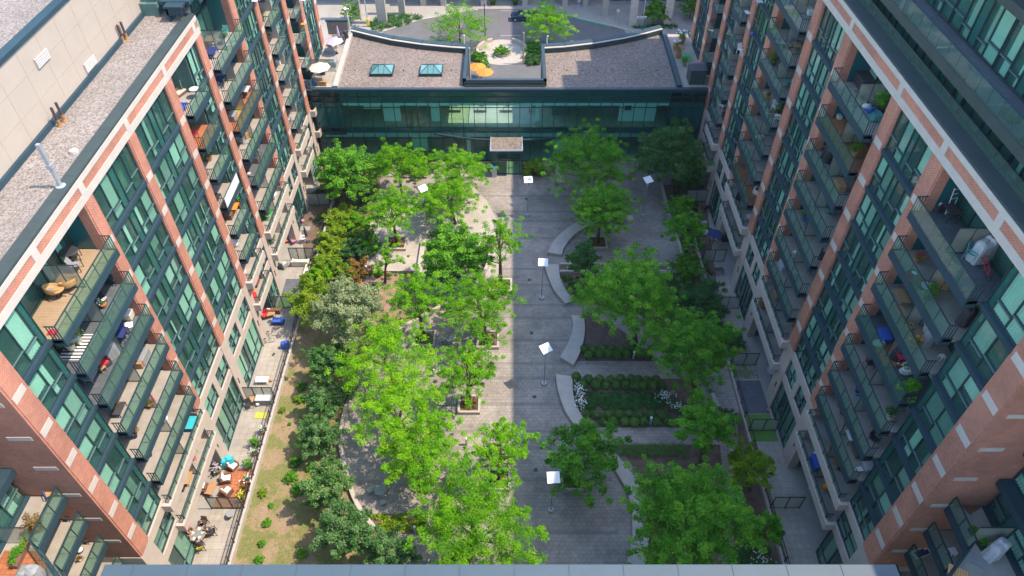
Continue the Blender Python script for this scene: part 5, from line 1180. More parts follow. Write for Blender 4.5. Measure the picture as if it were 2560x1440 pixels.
        t = T("drying_rack", "rack"); m = MB()
        for a in (-.25, .25): m.bar((a, -.1, 0), (a, .15, 1.7), .04)
        for k in range(6): m.bar((-.25, -.1 + k * .045, .1 + k * .3), (.25, -.1 + k * .045, .1 + k * .3), .03)
        part("frame", m, pc(c), t)
    elif kind == "toy":
        t = T("ball_toy", "toy"); m = MB(); m.ball((0, 0, .16), .16, 12, 8); part("shell", m, pc(c), t, smooth=True); m = MB(); m.lathe(0, 0, [(.165, .13), (.168, .16), (.165, .19)], 12); part("stripe", m, pc(c2), t)
    elif kind == "bag":
        t = T("bag_of_soil", "bag"); m = MB(); m.lathe(0, 0, [(.1, .02), (.28, .06), (.33, .2), (.26, .34), (.08, .4)], 9, 0, 1.2, .8); part("sack", m, pc(c), t, smooth=True); m = MB(); m.bar((-.05, 0, .38), (.05, 0, .5), .06); part("tie", m, pc("black"), t)
    return t
def on(u, v, F): return (*g(u, v, F), F + .012)
def L1(x, y): return (x * .35156, 450 + y * .35156)
def L2(x, y): return (x * .35156, 934 + y * .35156)
def L0(x, y): return (x * .35156, y * .35156)
def Q1(x, y): return (1660 + x * .35156, y * .35156)
def Q2(x, y): return (1660 + x * .35156, 450 + y * .35156)
def Q3(x, y): return (1660 + x * .35156, 934 + y * .35156)
F6, F5, F4, F3, F2, F1 = 25.55, 22.55, 19.55, 16.55, 13.55, 10.55
A = item
# left nearest balcony stack (top to bottom)
A("chair", on(*L1(520, 560), F6), 200, "grey slatted chair behind the dark round table, top left balcony", "black", "grey")
A("chair", on(*L1(560, 640), F6), 100, "grey slatted chair nearer the rail, top left balcony", "black", "grey")
A("table", on(*L1(460, 590), F6), 0, "dark round table between grey slatted chairs on the top left balcony", "black", s=1.3)
A("papasan", on(*L1(340, 840), F6), 150, "left round wicker chair with grey cushion on the tan deck", "wicker", "grey")
A("papasan", on(*L1(525, 790), F6), -140, "right round wicker chair close to the rail on the tan deck", "wicker", "grey")
A("table", on(*L1(445, 830), F6), 0, "small wicker side table between the two round wicker chairs", "wicker", "black", s=.8)
A("cloth", on(*L1(380, 1085), F6), 0, "red cushion by the corner rail of the tan deck", "red", s=.7)
A("stool", on(*L1(815, 740), F5), 0, "black stool by the brick return, second balcony down at left", "black")
A("chair", on(*L1(720, 860), F5), 40, "black folding chair on the second left balcony", "black")
A("table", on(*L1(720, 800), F5), 0, "dark table on the second left balcony", "dark")
A("rug", on(*L1(540, 1190), F5), 60, "black and white striped rug on the second left balcony", "white", "dark")
A("table", on(*L1(550, 1180), F5), 0, "glass round table standing on the striped rug", "silver", "black")
A("chair", on(*L1(460, 1220), F5), 110, "round backed black chair left of the striped rug", "black")
A("crate", on(*L1(930, 960), F4), 60, "storage box under patterned cloth, third left balcony", "cream", "white")
A("cloth", on(*L1(900, 1040), F4), 20, "white towels beside the patterned box, third left balcony", "white")
A("cloth", on(*L1(830, 1100), F4), 70, "green towel on the third left balcony", "green")
A("chair", on(*L1(895, 1120), F4), 30, "navy covered chair on the third left balcony", "black", "navy")
A("cover", on(*L1(800, 1250), F4), 50, "grey covered grill by the white divider, third left balcony", "grey")
A("armchair", on(*L1(740, 1320), F4), 60, "bright red cushioned armchair on the third left balcony", "dark", "red")
A("plant", on(*L1(1050, 1140), F3), 0, "spiky green palm in a pot, fourth left balcony", "dark", "lime", s=1.8)
A("bloom", on(*L1(1000, 1240), F3), 0, "pink flower pot on a wooden stand, fourth left balcony", "pink", s=1.4)
A("crate", on(*L1(1010, 1300), F3), 60, "wooden crate below the pink flowers, fourth left balcony", "wood")
A("plant", on(*L1(830, 1330), F3), 0, "pale leafy pot plant on the fourth left balcony", "grey", "green", s=1.3)
A("plant", on(*L1(810, 1400), F3), 0, "bright green pot plant at the near end of the fourth left balcony", "dark", "lime", s=1.2)
A("bloom", on(*L2(725, 110), F3), 0, "yellow blooms in a bucket near the corner, fourth left balcony", "yellow", s=1.4)
A("bench", on(*L2(680, 60), F3), 60, "dark low table with kettle grill parts, fourth left balcony", "brown")
A("crate", on(*L2(840, 200), F2), 60, "grey wooden bench box on the fifth left balcony", "brown", "wood")
A("desk", on(*L2(910, 180), F2), 60, "dark low table beside the bench box, fifth left balcony", "dark", "brown")
A("plant", on(*L2(985, 320), F1), 0, "bright green plant beside a white box, sixth left balcony", "grey", "lime", s=1.0)
A("crate", on(*L2(1040, 310), F1), 50, "white ribbed box on the sixth left balcony", "white", s=.6)
A("bench", on(*L2(960, 400), F1), 50, "small white low table on the sixth left balcony", "white", "silver", s=.8)
A("chair", on(*L2(1110, 480), 7.57), 0, "turquoise chair behind the turquoise table, low left balcony", "turquoise")
A("table", on(*L2(1135, 520), 7.57), 0, "turquoise round bistro table on the low left balcony", "turquoise", s=1.2)
A("chair", on(*L2(1070, 560), 7.57), 150, "turquoise chair in front of the turquoise table, low left balcony", "turquoise")
A("bench", on(*L2(1370, 370), 7.57), 60, "turquoise storage seat at the far end of a low left balcony", "turquoise", "teal")
A("stool", on(*L2(1385, 610), 4.57), 30, "small red stool on the lowest left precast balcony", "red", s=.7)
A("stool", on(*L2(1370, 690), 4.57), 30, "dark stool on the lowest left precast balcony", "dark")
# C-D stack and D-E stack on the left
A("armchair", on(*L0(1330, 620), F6), 200, "rattan armchair with flowers beside it, highest narrow left balcony", "brown", "cream")
A("plant", on(*L0(1320, 610), F6), 0, "yellow green plant on the highest narrow left balcony", "brown", "lime", s=1.2)
A("sofa", on(*L0(1270, 670), F6), 70, "small rattan sofa at the near end of the highest narrow left balcony", "brown", "cream", s=.7)
A("table", on(*L0(1400, 690), F6), 0, "pale round table by the rail, highest narrow left balcony", "silver")
A("plant", on(*L0(1500, 1060), F4), 0, "tall dark green plant on the third narrow left balcony", "grey", "green", s=1.8)
A("bloom", on(*L0(1490, 1140), F4), 0, "yellow red flowers on the third narrow left balcony", "yellow", s=1.3)
A("desk", on(*L0(1500, 330), F6), 60, "brown cardboard box like table on the highest long left balcony", "wood", "wood")
A("cloth", on(*L0(1520, 360), F6), 40, "blue and white bags at the near end of the highest long left balcony", "blue", s=.8)
A("cloth", on(*L0(1475, 310), F6), 0, "white sheet by the brown box, highest long left balcony", "white", s=.8)
A("sofa", on(*L0(1610, 170), F6), 180, "grey outdoor sofa behind the tall screen, highest long left balcony", "grey", "grey", s=.8)
A("desk", on(*L0(1590, 580), F5), 60, "white table at the near end of the second long left balcony", "white")
A("table", on(*L0(1730, 640), F4), 0, "tan table with clutter on the third long left balcony", "wicker")
A("cloth", on(*L0(1770, 610), F4), 0, "pink and red items in the far corner, third long left balcony", "pink", s=.8)
A("rug", on(*L0(1670, 800), F4), 65, "orange mat with green edge on the third long left balcony", "orange", "green", s=.8)
A("sofa", on(*L0(1700, 970), F3), 180, "grey and white lounge seat on the fourth long left balcony", "navy", "white", s=.7)
A("crate", on(*L0(1720, 1000), F3), 60, "dark grey low chest on the fourth long left balcony", "grey", "grey")
A("sofa", on(*L0(1790, 1150), F2), 180, "blue sofa with cream pillow on the fifth long left balcony", "wood", "blue", s=.8)
A("chair", on(*L0(1915, 1180), F1), 30, "turquoise lounge chair beside a brick pier, long left balcony", "turquoise", s=1.1)
A("crate", on(*L0(1780, 1200), F1), 60, "cream crate shelf below the blue sofa balcony", "cream")
A("desk", on(*L0(1845, 1370), 7.57), 60, "white table with grey cloth on the lower long left balcony", "white")
A("parasol", on(*L1(1950, 160), .05), 0, "dark parasol at the shady left terrace corner", "dark", s=.5)
A("bench", on(*L0(1895, 20), F6), 60, "white table on the upper small left balcony", "white", s=.8)
A("bloom", on(*L0(1925, 265), F4), 0, "lime flower pot on a small upper left balcony", "yellow", s=1.2)
A("crate", on(*L0(1985, 450), F3), 60, "white box on a small left balcony above the pots", "white", s=.8)
A("bloom", on(*L0(2030, 620), F2), 0, "red white toys and flowers on a small left balcony", "red", s=1.2)
A("desk", on(*L0(2065, 800), F1), 60, "small table with orange tray on a low small left balcony", "silver", "orange", s=.8)
A("plant", on(*L0(2090, 740), F1), 0, "green plants above the orange tray, low small left balcony", "dark", "lime", s=1.3)
A("stool", on(*L0(2165, 30), F6), 0, "pale stool on the upper left balcony near the last piers", "white")
A("stool", on(*L0(2160, 200), F5), 0, "orange stool on the upper left balcony near the last piers", "orange")
A("table", on(*L1(1670, 430), F1), 0, "white round table with chair on a mid left balcony", "white", s=1.2)
A("chair", on(*L1(1680, 480), F1), 60, "white chair below the white round table, mid left balcony", "white")
A("desk", on(*L1(1680, 230), F2), 62, "long orange bench frame on a narrow left balcony", "orange", "orange")
A("crate", on(*L1(1640, 260), F2), 60, "brown boxes beside the orange bench frame", "brown")
A("plant", on(*L1(1700, 180), F2), 0, "small plant on the narrow left balcony with orange frame", "red", "green")
A("rug", on(*L1(1890, 250), 7.57), 60, "bright green rug on a left precast balcony", "green", s=.9)
A("table", on(*L1(1905, 215), 7.57), 0, "white table above the bright green rug", "white")
A("table", on(*L1(2000, 230), 4.57), 0, "brown round table on a low left precast balcony", "brown", s=1.2)
A("bench", on(*L1(1930, 430), 4.57), 40, "brown bench with blue planter, low left precast balcony", "brown", "blue")
A("crate", on(*L1(1820, 740), 4.57), 60, "dark wicker crate on a low narrow left balcony", "brown", "red")
A("plant", on(*L1(1800, 800), 4.57), 0, "small green plant on a low narrow left balcony", "orange", "green")
# left terraces
TZ = .05
A("armchair", on(*L2(1615, 760), TZ), 100, "white cushioned wicker armchair behind the wooden coffee table on the deck", "brown", "white")
A("armchair", on(*L2(1620, 850), TZ), 150, "white cushioned wicker armchair next to the frosted screen on the deck", "brown", "white")
A("armchair", on(*L2(1450, 830), TZ), -90, "white cushioned wicker sofa chair against the building wall on the deck", "brown", "white")
A("bench", on(*L2(1510, 830), TZ), 80, "wooden coffee table in the middle of the terracotta deck", "wood", "brown")
A("bloom", on(*L2(1555, 700), TZ), 0, "purple flower pot at the corner of the precast pier", "lilac", s=1.4)
A("armchair", on(*L2(1660, 665), TZ), 60, "brown and white lounge chair under the turquoise cover", "brown", "white")
A("cover", on(*L2(1630, 650), TZ), 20, "turquoise covered lounger beside the brown chair", "turquoise")
A("plant", on(*L2(1780, 670), TZ), 0, "green plant at the fence above the terracotta deck", "dark", "green", s=1.3)
A("plant", on(*L2(1830, 520), TZ), 0, "leafy plant at the fence with white flowers", "dark", "green", s=1.5)
A("bloom", on(*L2(1820, 575), TZ), 0, "white flowers along the left terrace fence", "white", s=1.0)
A("bloom", on(*L2(1875, 420), TZ), 0, "white yellow flowers higher up the left terrace fence", "white", s=1.2)
A("bloom", on(*L2(1770, 775), TZ), 0, "white flower pot on the fence side of the deck", "white", s=1.2)
A("bloom", on(*L2(1725, 900), TZ), 0, "yellow orange flower pot by the frosted screen at the fence", "yellow", s=1.3)
A("plant", on(*L2(1745, 840), TZ), 0, "rusty leaved plant at the fence near the yellow flowers", "brown", "rust", s=1.2)
A("crate", on(*L2(1890, 200), TZ), 0, "large grey storage box below the frosted screen", "grey", "silver", s=1.35)
A("desk", on(*L2(1800, 200), TZ), 90, "wooden side table left of the large grey storage box", "wood", "wood", s=.7)
A("toy", on(*L2(1835, 225), TZ), 0, "white bag like bundle beside the grey storage box", "white", "silver", s=1.2)
A("chair", on(*L2(1780, 240), TZ), 30, "black chair in front of the wooden side table", "black")
A("rug", on(*L2(1855, 297), TZ), 0, "yellow red and green play mat on the left terrace", "yellow", "green", s=.55)
A("bench", on(*L2(1870, 60), TZ), 0, "small white table with toys above the frosted screen", "white")
A("toy", on(*L2(1930, 55), TZ), 0, "small orange toy at the fence above the storage box", "orange", "black", s=.8)
A("cover", on(*L1(2035, 1190), TZ), 10, "bright blue plastic sheet bundle on the left terrace", "blue", s=.8)
A("bike", on(*L1(1905, 1160), TZ), 20, "teal bicycle leaning near the wall on the left terrace", "teal", s=.9)
A("bike", on(*L1(1925, 1110), TZ), 10, "black bicycle above the teal one on the left terrace", "black", s=.9)
A("stool", on(*L1(1950, 1245), TZ), 0, "tiny dark stool alone on the left terrace", "dark", s=.5)
A("crate", on(*L1(1985, 1020), TZ), 0, "blue cushioned box on the dim left terrace", "navy", "blue")
A("bench", on(*L1(1920, 970), TZ), 20, "brown low table on the cluttered left terrace", "wood")
A("chair", on(*L1(1890, 980), TZ), 0, "red chair on the cluttered left terrace", "red")
A("sofa", on(*L1(1950, 940), TZ), 180, "brown patio sofa on the cluttered left terrace", "brown", "brown", s=.8)
A("sofa", on(*L1(2140, 600), TZ), 180, "beige built in bench along the frosted screen", "cream", "cream", s=1.0)
A("sofa", on(*L1(2190, 650), TZ), -90, "beige built in bench along the terrace edge", "cream", "cream", s=.9)
A("armchair", on(*L1(2020, 615), TZ), 150, "taupe armchair facing the beige corner bench", "grey", "cream")
A("closed", on(*L1(2190, 440), TZ), 0, "folded dark parasol on the left terrace with pink chair", "dark")
A("table", on(*L1(2165, 440), TZ), 0, "white table at the foot of the folded dark parasol", "white")
A("chair", on(*L1(2095, 450), TZ), 30, "pink chair on the left terrace", "pink")
A("toy", on(*L1(2040, 440), TZ), 0, "orange red ball toy on the left terrace", "orange", "red", s=1.8)
A("toy", on(*L1(2155, 300), TZ), 0, "magenta ball toy by the left windows", "pink", "pink", s=1.3)
A("rug", on(*L1(2170, 345), TZ), 0, "grey mat on the left terrace", "grey", s=.6)
# parasols of the far left roof terrace
RZ = 10.63
A("parasol", (-23.4, 79.9, RZ), 10, "open cream parasol on the roof terrace beside the link roof", "cream")
A("crate", (-23.3, 79.2, RZ), 0, "wooden bench box under the cream parasol", "wood")
A("toy", (-24.2, 79.2, RZ), 0, "blue bucket beside the cream parasol", "blue", "blue", s=1.5)
A("plant", (-23.6, 81.8, RZ), 0, "pot plant between cream parasol and frosted screen", "dark", "lime", s=1.5)
A("parasol", (-22.9, 87.3, RZ), 0, "square lilac parasol on the roof terrace", "lilac", s=.85)
A("closed", (-23.0, 90.2, RZ), 0, "folded lilac parasol by the black grill", "lilac")
A("cover", (-22.6, 91.3, RZ), 0, "black grill cover next to the folded lilac parasol", "black", s=1.1)
A("cover", (-22.7, 90.2, RZ), 60, "second dark covered object in front of the black grill", "dark")
A("rug", (-23.6, 84.6, RZ), 90, "grey striped outdoor mat on the roof terrace", "grey", "dark", s=.9)
A("crate", (-22.7, 84.2, RZ), 90, "long grey covered lounger against the link roof wall", "grey", "grey", s=1.3)
A("armchair", (-24.0, 89.6, RZ), 0, "grey armchair at the far left roof terrace", "grey", "grey")
A("armchair", (-23.6, 88.9, RZ), 30, "second grey armchair nearer the lilac parasol", "grey", "cream")
A("bench", (-23.9, 87.6, RZ), 0, "low grey table between the grey roof terrace armchairs", "grey")
m = MB()
x, y = -21.9, 92.5
t = thing("camera_mast", "white camera mast at the corner of the link roof", "mast", (x, y, 11)); m.tube([(x, y, 10.9), (x, y, 14.2)], .06, 8); m.build("pole", WHITE, t); m = MB(); m.bar((x - .4, y, 14.2), (x + .3, y - .1, 14.3), .16); m.bar((x - .1, y, 14.5), (x - .1, y - .5, 14.3), .16); m.build("camera_housing", WHITE, t)
# orange umbrellas in the notch
for (X_, Y_, rz, l) in ((-5.28, 100.1, 20, "far orange parasol in the notch behind the link roof"), (-4.08, 98.5, 50, "near orange parasol in the notch behind the link roof")):
    A("parasol", (X_, Y_, 0), rz, l, "orange", s=1.0)
A("table", (-4.9, 99.0, 0), 0, "glass table between the two orange parasols", "silver")
# right roof terrace
A("bloom", (21.6, 88.5, RZ), 0, "white blossom pot on the right roof terrace", "white", s=1.8); A("bloom", (22.6, 90.2, RZ), 0, "pale blossom shrub at the far right roof terrace", "white", s=2.2)
A("bloom", (21.5, 86.2, RZ), 0, "red flowers at the right roof terrace edge", "red", s=1.8); A("plant", (21.9, 84.0, RZ), 0, "green plant at the right roof terrace edge", "grey", "green", s=1.5)
A("table", (22.2, 85.2, RZ), 0, "round table on the right roof terrace rug", "teal"); A("rug", (22.6, 86.2, RZ), 90, "green outdoor rug on the right roof terrace", "green", s=1.0)
A("toy", (22.9, 83.8, RZ), 0, "blue basin on the right roof terrace", "turquoise", "blue", s=1.3); A("bloom", (22.8, 83.0, RZ), 0, "orange flower pot below the blue basin", "orange", s=1.3)
t = thing("garden_shed", "dark grey garden shed on the right roof terrace", "shed", (22.6, 80.2, RZ)); m = MB(); m.box(21.7, 23.6, 79.2, 81.2, RZ, RZ + 1.9); m.build("body", METAL, t, bevel=.03); m = MB(); m.add([(21.6, 79.1, 12.55), (23.7, 79.1, 12.55), (23.7, 81.3, 12.55), (21.6, 81.3, 12.55), (21.6, 80.2, 12.9), (23.7, 80.2, 12.9)], [(0, 1, 5, 4), (3, 4, 5, 2), (0, 4, 3), (1, 2, 5), (0, 3, 2, 1)]); m.build("roof", colmat("shed_roof", (.07, .075, .09)), t)
m = MB(); m.box(22.55, 22.75, 79.15, 79.2, RZ + .9, RZ + 1.1); m.build("latch", BLACK, t)
# right block balconies
F7 = 28.55
A("sofa", on(*Q2(1980, 200), F7), 200, "lilac sunbed mattress leaning on the top right balcony", "dark", "lilac", s=.8)
A("rack", on(*Q2(2110, 230), F7), 20, "white ladder rack leaning on the top right balcony", "white", s=1.0)
A("cover", on(*Q2(2270, 560), F7), 20, "grey covered grill with handle on the top right balcony", "silver", s=1.25)
A("crate", on(*Q2(2210, 470), F7), 10, "brown wooden crate table behind the covered grill, top right", "brown", "terracotta", s=.9)
A("desk", on(*Q2(2010, 270), F7), 0, "dark low bench under the ladder rack, top right balcony", "dark")
A("table", on(*Q2(1720, 810), F6), 0, "round side table with cups, second right balcony", "silver", s=.9)
A("sofa", on(*Q2(1640, 740), F6), 120, "dark sofa by the brick return, second right balcony", "dark", "brown", s=.8)
A("desk", on(*Q2(1950, 760), F6), 60, "orange wood cabinet behind the white panel, second right balcony", "orange", "orange", s=.8)
A("plant", on(*Q2(1870, 850), F6), 0, "potted bush near the rail, second right balcony", "dark", "green", s=1.3)
A("desk", on(*Q2(1540, 980), F5), 20, "wooden table with checkered cloth, third right balcony", "wood", s=.8)
A("chair", on(*Q2(1600, 1085), F5), 200, "wooden chair pulled from the checkered table, third right balcony", "wood")
A("stool", on(*Q2(1880, 1080), F5), 10, "purple grey stool on the third right balcony", "lilac", s=1.0)
A("stool", on(*Q2(1965, 1275), F5), 10, "white stool beside the third right balcony corner", "white", s=.7)
A("bloom", on(*Q2(1765, 1190), F5), 0, "orange flower pot at the rail, third right balcony", "orange", s=1.2)
A("rug", on(*Q2(1440, 1230), F4), -60, "rust brown rug on the fourth right balcony", "terracotta", s=1.1)
A("bag", on(*Q2(1430, 1180), F4), 0, "pale sack by the brick return, fourth right balcony", "silver", s=1.1)
A("bag", on(*Q2(1715, 1375), F4), 0, "white fabric sack on the fourth right balcony", "white", s=1.2)
A("cover", on(*Q2(1670, 1270), F4), 0, "dark covered grill near the screen, fourth right balcony", "dark")
A("plant", on(*Q2(1735, 1330), F4), 0, "yellow green plant above the white sack, fourth right balcony", "grey", "lime", s=.9)
A("rack", on(*Q2(1290, 1350), F3), 40, "pink folded rack on the fifth right balcony", "pink", s=.7)
A("plant", on(*Q3(1720, 170), F4), 0, "big plant with white flowers at the near end, fourth right balcony", "dark", "green", s=1.7)
A("chair", on(*Q3(1370, 170), F2), 60, "blue draped chair on the sixth right balcony", "silver", "blue")
A("chair", on(*Q3(1480, 490), F2), 30, "black wire round chair at the near end of a right balcony", "black")
A("rack", on(*Q3(1450, 260), F2), 60, "thin black rack on the sixth right balcony", "black", s=.5)
A("desk", on(*Q3(1310, 470), F1), 10, "dark chest with white cloth on the seventh right balcony", "white", "brown", s=.9)
A("crate", on(*Q3(1370, 560), F1), 60, "dark brown trunk below the white cloth, seventh right balcony", "brown", "dark")
A("stool", on(*Q3(1380, 700), F1), 10, "white square stool behind the rail, seventh right balcony", "white", s=.9)
A("plant", on(*Q3(1250, 680), 7.57), 0, "lime leafed plants on the low right balcony", "dark", "lime", s=1.4)
A("stool", on(*Q3(1075, 580), 4.57), 0, "small white shelf on the lowest right balcony", "white", s=.8)
A("toy", on(*Q3(1145, 820), 4.57), 0, "orange ball shaped toy on the lowest right balcony", "orange", "orange", s=1.8)
A("bag", on(*Q1(1260, 790), F6), 0, "blue bag bundle by the brick return, right balcony of the second stack", "blue", s=1.0)
A("crate", on(*Q1(1240, 840), F6), 30, "small white box near the blue bag bundle, right side", "white", s=.5)
A("rug", on(*Q1(1310, 900), F6), -60, "red brown mat beside the blue bag bundle, right side", "terracotta", s=1.1)
A("chair", on(*Q1(1415, 720), F7), 20, "white plastic chair on the cluttered upper right balcony", "white")
A("rack", on(*Q1(1520, 740), F7), -20, "bright silver ladder standing on the cluttered upper right balcony", "white", s=.9)
A("toy", on(*Q1(1570, 740), F7), 0, "red and blue toy beside the bright silver ladder", "red", "blue", s=1.2)
A("crate", on(*Q1(1450, 620), F7), -70, "dark big chest behind the bright silver ladder", "dark", "dark", s=1.5)
A("plant", on(*Q1(1520, 820), F7), 0, "leafy plant at the near corner of the cluttered upper right balcony", "dark", "green", s=1.8)
A("bag", on(*Q1(1435, 770), F7), 0, "white lumpy bag below the white plastic chair", "white", s=.9)
A("bench", on(*Q1(1125, 1050), F5), 20, "brown topped low table pair on a mid right balcony", "wood", "dark")
A("sofa", on(*Q1(1380, 1000), F6), 160, "low pale couch near the rail on the second right stack", "dark", "grey", s=.7)
A("table", on(*Q1(1285, 1330), F4), 0, "round patterned table on the mid right balcony", "cream", "black", s=1.0)
A("chair", on(*Q1(1250, 1290), F4), 0, "black chair behind the round patterned table", "black")
A("chair", on(*Q1(1300, 1390), F4), 180, "black chair in front of the round patterned table", "black")
A("sofa", on(*Q1(860, 160), F6), 190, "white armchair sofa by a brick return, long right balcony", "white", "white", s=.7)
A("chair", on(*Q1(940, 300), F6), 160, "pale blue cushioned seat on the long right balcony", "silver", "silver", s=1.2)
A("bloom", on(*Q1(1030, 40), F7), 0, "red flower bowls on the uppermost right balcony seen", "red", s=1.3)
A("crate", on(*Q1(1030, 100), F7), 30, "pale striped box on the uppermost right balcony seen", "white", s=.8)
A("plant", on(*Q1(760, 390), F5), 0, "olive green shrub in a pot by the brick return, right side", "brown", "lime", s=1.8)
A("chair", on(*Q1(830, 540), F5), 100, "striped white and blue chair on the long right balcony", "white", "silver", s=1.1)
A("plant", on(*Q1(900, 530), F5), 0, "yellowish plant by the striped chair, right side", "dark", "lime", s=1.2)
A("chair", on(*Q1(790, 800), F4), 20, "white shell chair, left of a dark table, right block", "white", s=1.2)
A("chair", on(*Q1(800, 870), F4), 150, "white shell chair nearest the rail, right block", "white", s=1.1)
A("chair", on(*Q1(845, 760), F4), 60, "white shell chair beside the pier, right block", "white", s=1.1)
A("desk", on(*Q1(830, 800), F4), 20, "dark square table among the white shell chairs", "dark")
A("toy", on(*Q1(640, 820), F4), 0, "red and white bucket by the brick return, right block", "red", "white", s=1.6)
A("bag", on(*Q1(620, 990), F3), 0, "cream cushion bundle on a long right balcony", "cream", s=1.2)
A("desk", on(*Q2(975, 195), F1), -20, "white square table on the low long right balcony", "white", s=.9)
A("chair", on(*Q2(985, 250), F1), 170, "white chair in front of the white square table", "white")
A("stool", on(*Q2(940, 210), F1), 0, "white stool left of the white square table", "white", s=.8)
A("sofa", on(*Q2(1060, 390), 7.57), 160, "navy blue sofa with white pillow on a right balcony", "navy", "navy", s=1.0)
A("bag", on(*Q2(1130, 480), 7.57), 0, "grey cloth bundle beside the navy sofa", "grey", s=1.2)
A("crate", on(*Q2(890, 380), F1), 10, "pale tall box by the brick return, low right balcony", "cream", s=.8)
A("stool", on(*Q2(740, 780), 4.57), 0, "turquoise basket by the column on the low right balcony", "turquoise", s=.8)
A("crate", on(*Q2(835, 970), 4.57), 10, "white rectangular board on the low right balcony", "white", s=.6)
A("bloom", on(*Q2(700, 910), 4.57), 0, "red flowered plant behind the precast rail at right", "red", s=1.2)
A("chair", on(*Q1(490, 385), F4), 30, "round white side table chair on a small right balcony", "white", s=1.1)
A("toy", on(*Q1(545, 255), F5), 0, "blue bowl on a small right balcony", "blue", "blue", s=1.2)
A("chair", on(*Q1(415, 780), F1), 200, "white garden chair on a small low right balcony", "white", s=1.3)
A("bench", on(*Q1(570, 30), F6), 10, "pale bench on an upper small right balcony", "silver", s=.9)
A("desk", on(*Q1(585, 120), 25.57), 100, "white top table on the second small right balcony", "silver", "black", s=.6)
# right terraces
A("chair", on(*Q2(290, 220), TZ), 200, "black carved garden chair by the windows, upper right terrace", "black", s=1.1)
A("chair", on(*Q2(215, 235), TZ), 150, "black carved garden chair beside the fence, upper right terrace", "black", s=1.1)
A("cloth", on(*Q2(280, 300), TZ), 0, "small pale blue cloth behind the upright green tree", "silver")
A("cloth", on(*Q2(290, 375), TZ), 30, "larger pale blue cloth beside the dark mat", "silver", s=1.4)
A("rug", on(*Q2(320, 352), TZ), 0, "dark doormat on the upper right terrace", "dark", s=.4)
A("table", on(*Q2(345, 450), TZ), 0, "dark glass oval table behind the frosted screen, right terrace", "navy", "black", s=2.0)
A("cover", on(*Q2(440, 430), TZ), 0, "black covered box under the precast balcony", "black", s=.9)
A("desk", on(*Q2(385, 665), TZ), 5, "thin black wire table on the right terrace", "dark", "black", s=.9)
A("chair", on(*Q2(330, 725), TZ), 120, "blue draped chair next to the right terrace fence", "navy", "blue")
A("stool", on(*Q2(330, 770), TZ), 0, "black planter like stool below the blue draped chair", "black", s=1.0)
A("toy", on(*Q2(230, 660), TZ), 0, "teal pail in the right bed at the retaining wall", "teal", "teal", s=.9)
A("table", on(*Q3(755, 20), TZ), 0, "white wire round table on the dark slate terrace", "silver", s=1.3)
A("desk", on(*Q3(1040, 830), TZ), 30, "pale board leaning by the lowest right terrace screen", "silver", s=.6)
A("toy", on(*Q3(735, 265), TZ), 0, "orange cone toy by the green turf square", "orange", "blue", s=.8)
# everyday clutter on the remaining balconies
NB = {"L": [("nearest left stack", -25.0, 25.4, 32.3, 1), ("narrow left stack", -25.0, 48.0, 51.2, 1), ("long left stack", -25.0, 55.2, 61.8, 1), ("far small left stack", -25.0, 69.6, 73.0, 1), ("farthest left stack", -25.0, 78.1, 80.4, 1)],
      "R": [("nearest right stack", 24.0, 25.6, 32.3, -1), ("second long right stack", 24.0, 40.8, 47.4, -1), ("third long right stack", 24.0, 55.9, 62.3, -1), ("far small right stack", 24.0, 70.7, 74.0, -1), ("farthest right stack", 24.0, 79.3, 81.6, -1)]}
rc = random.Random(21); used = set()
FN = {25.55: "top", 22.55: "second", 19.55: "third", 16.55: "fourth", 13.55: "fifth", 10.55: "sixth", 28.55: "uppermost", 7.55: "seventh", 4.55: "lowest"}
KN = [("chair", "chair"), ("table", "round table"), ("plant", "pot plant"), ("crate", "storage box"), ("armchair", "armchair"), ("desk", "table"), ("stool", "stool"), ("bloom", "flower pot"), ("cover", "covered grill"), ("plant", "leafy plant"), ("bike", "bicycle"), ("bench", "low table")]
CN = ["black", "grey", "white", "wood", "brown", "dark", "cream", "blue", "navy", "red", "silver", "wicker", "teal"]
for side in "LR":
    for (sn, X0_, ya, yb, o_) in NB[side]:
        for F_ in (([28.55] if side == "R" else []) + [25.55, 22.55, 19.55, 16.55, 13.55, 10.55, 7.55, 4.55]):
            near = sn.startswith("nearest")
            if near and F_ > 23 and side == "L": continue
            for q in range(1 if (yb - ya) < 4 else 3):
                k, kn = rc.choice(KN); c_ = rc.choice(CN)
                if k == "bloom": c_ = rc.choice(["pink", "white", "red", "yellow"])
                if k == "crate" and c_ in ("wicker",): c_ = "wood"
                if k == "cover": c_ = rc.choice(["grey", "dark", "black"])
                lab = "%s %s on the %s balcony of the %s" % ("pale" if c_ == "silver" else c_, kn, FN[F_], sn)
                if lab in used: continue
                used.add(lab)
                yy = rc.uniform(ya + .4, (ya + yb) / 2 - .4) if q == 0 else rc.uniform((ya + yb) / 2 + .5, yb - .6) if q == 1 else rc.uniform(ya + 1.4, yb - 1.4)
                A(k, (X0_ - o_ * rc.uniform(.3, 1.2), yy, F_ + .012), rc.choice([0, 40, 90, 150, 200, 270]), lab, c_, rc.choice(["green", "lime", "dark", "rust"]) if k == "plant" else rc.choice([c_, "grey", "cream"]) if k == "armchair" else None, s=rc.uniform(.85, 1.15) * (1.25 if k == "plant" else 1))
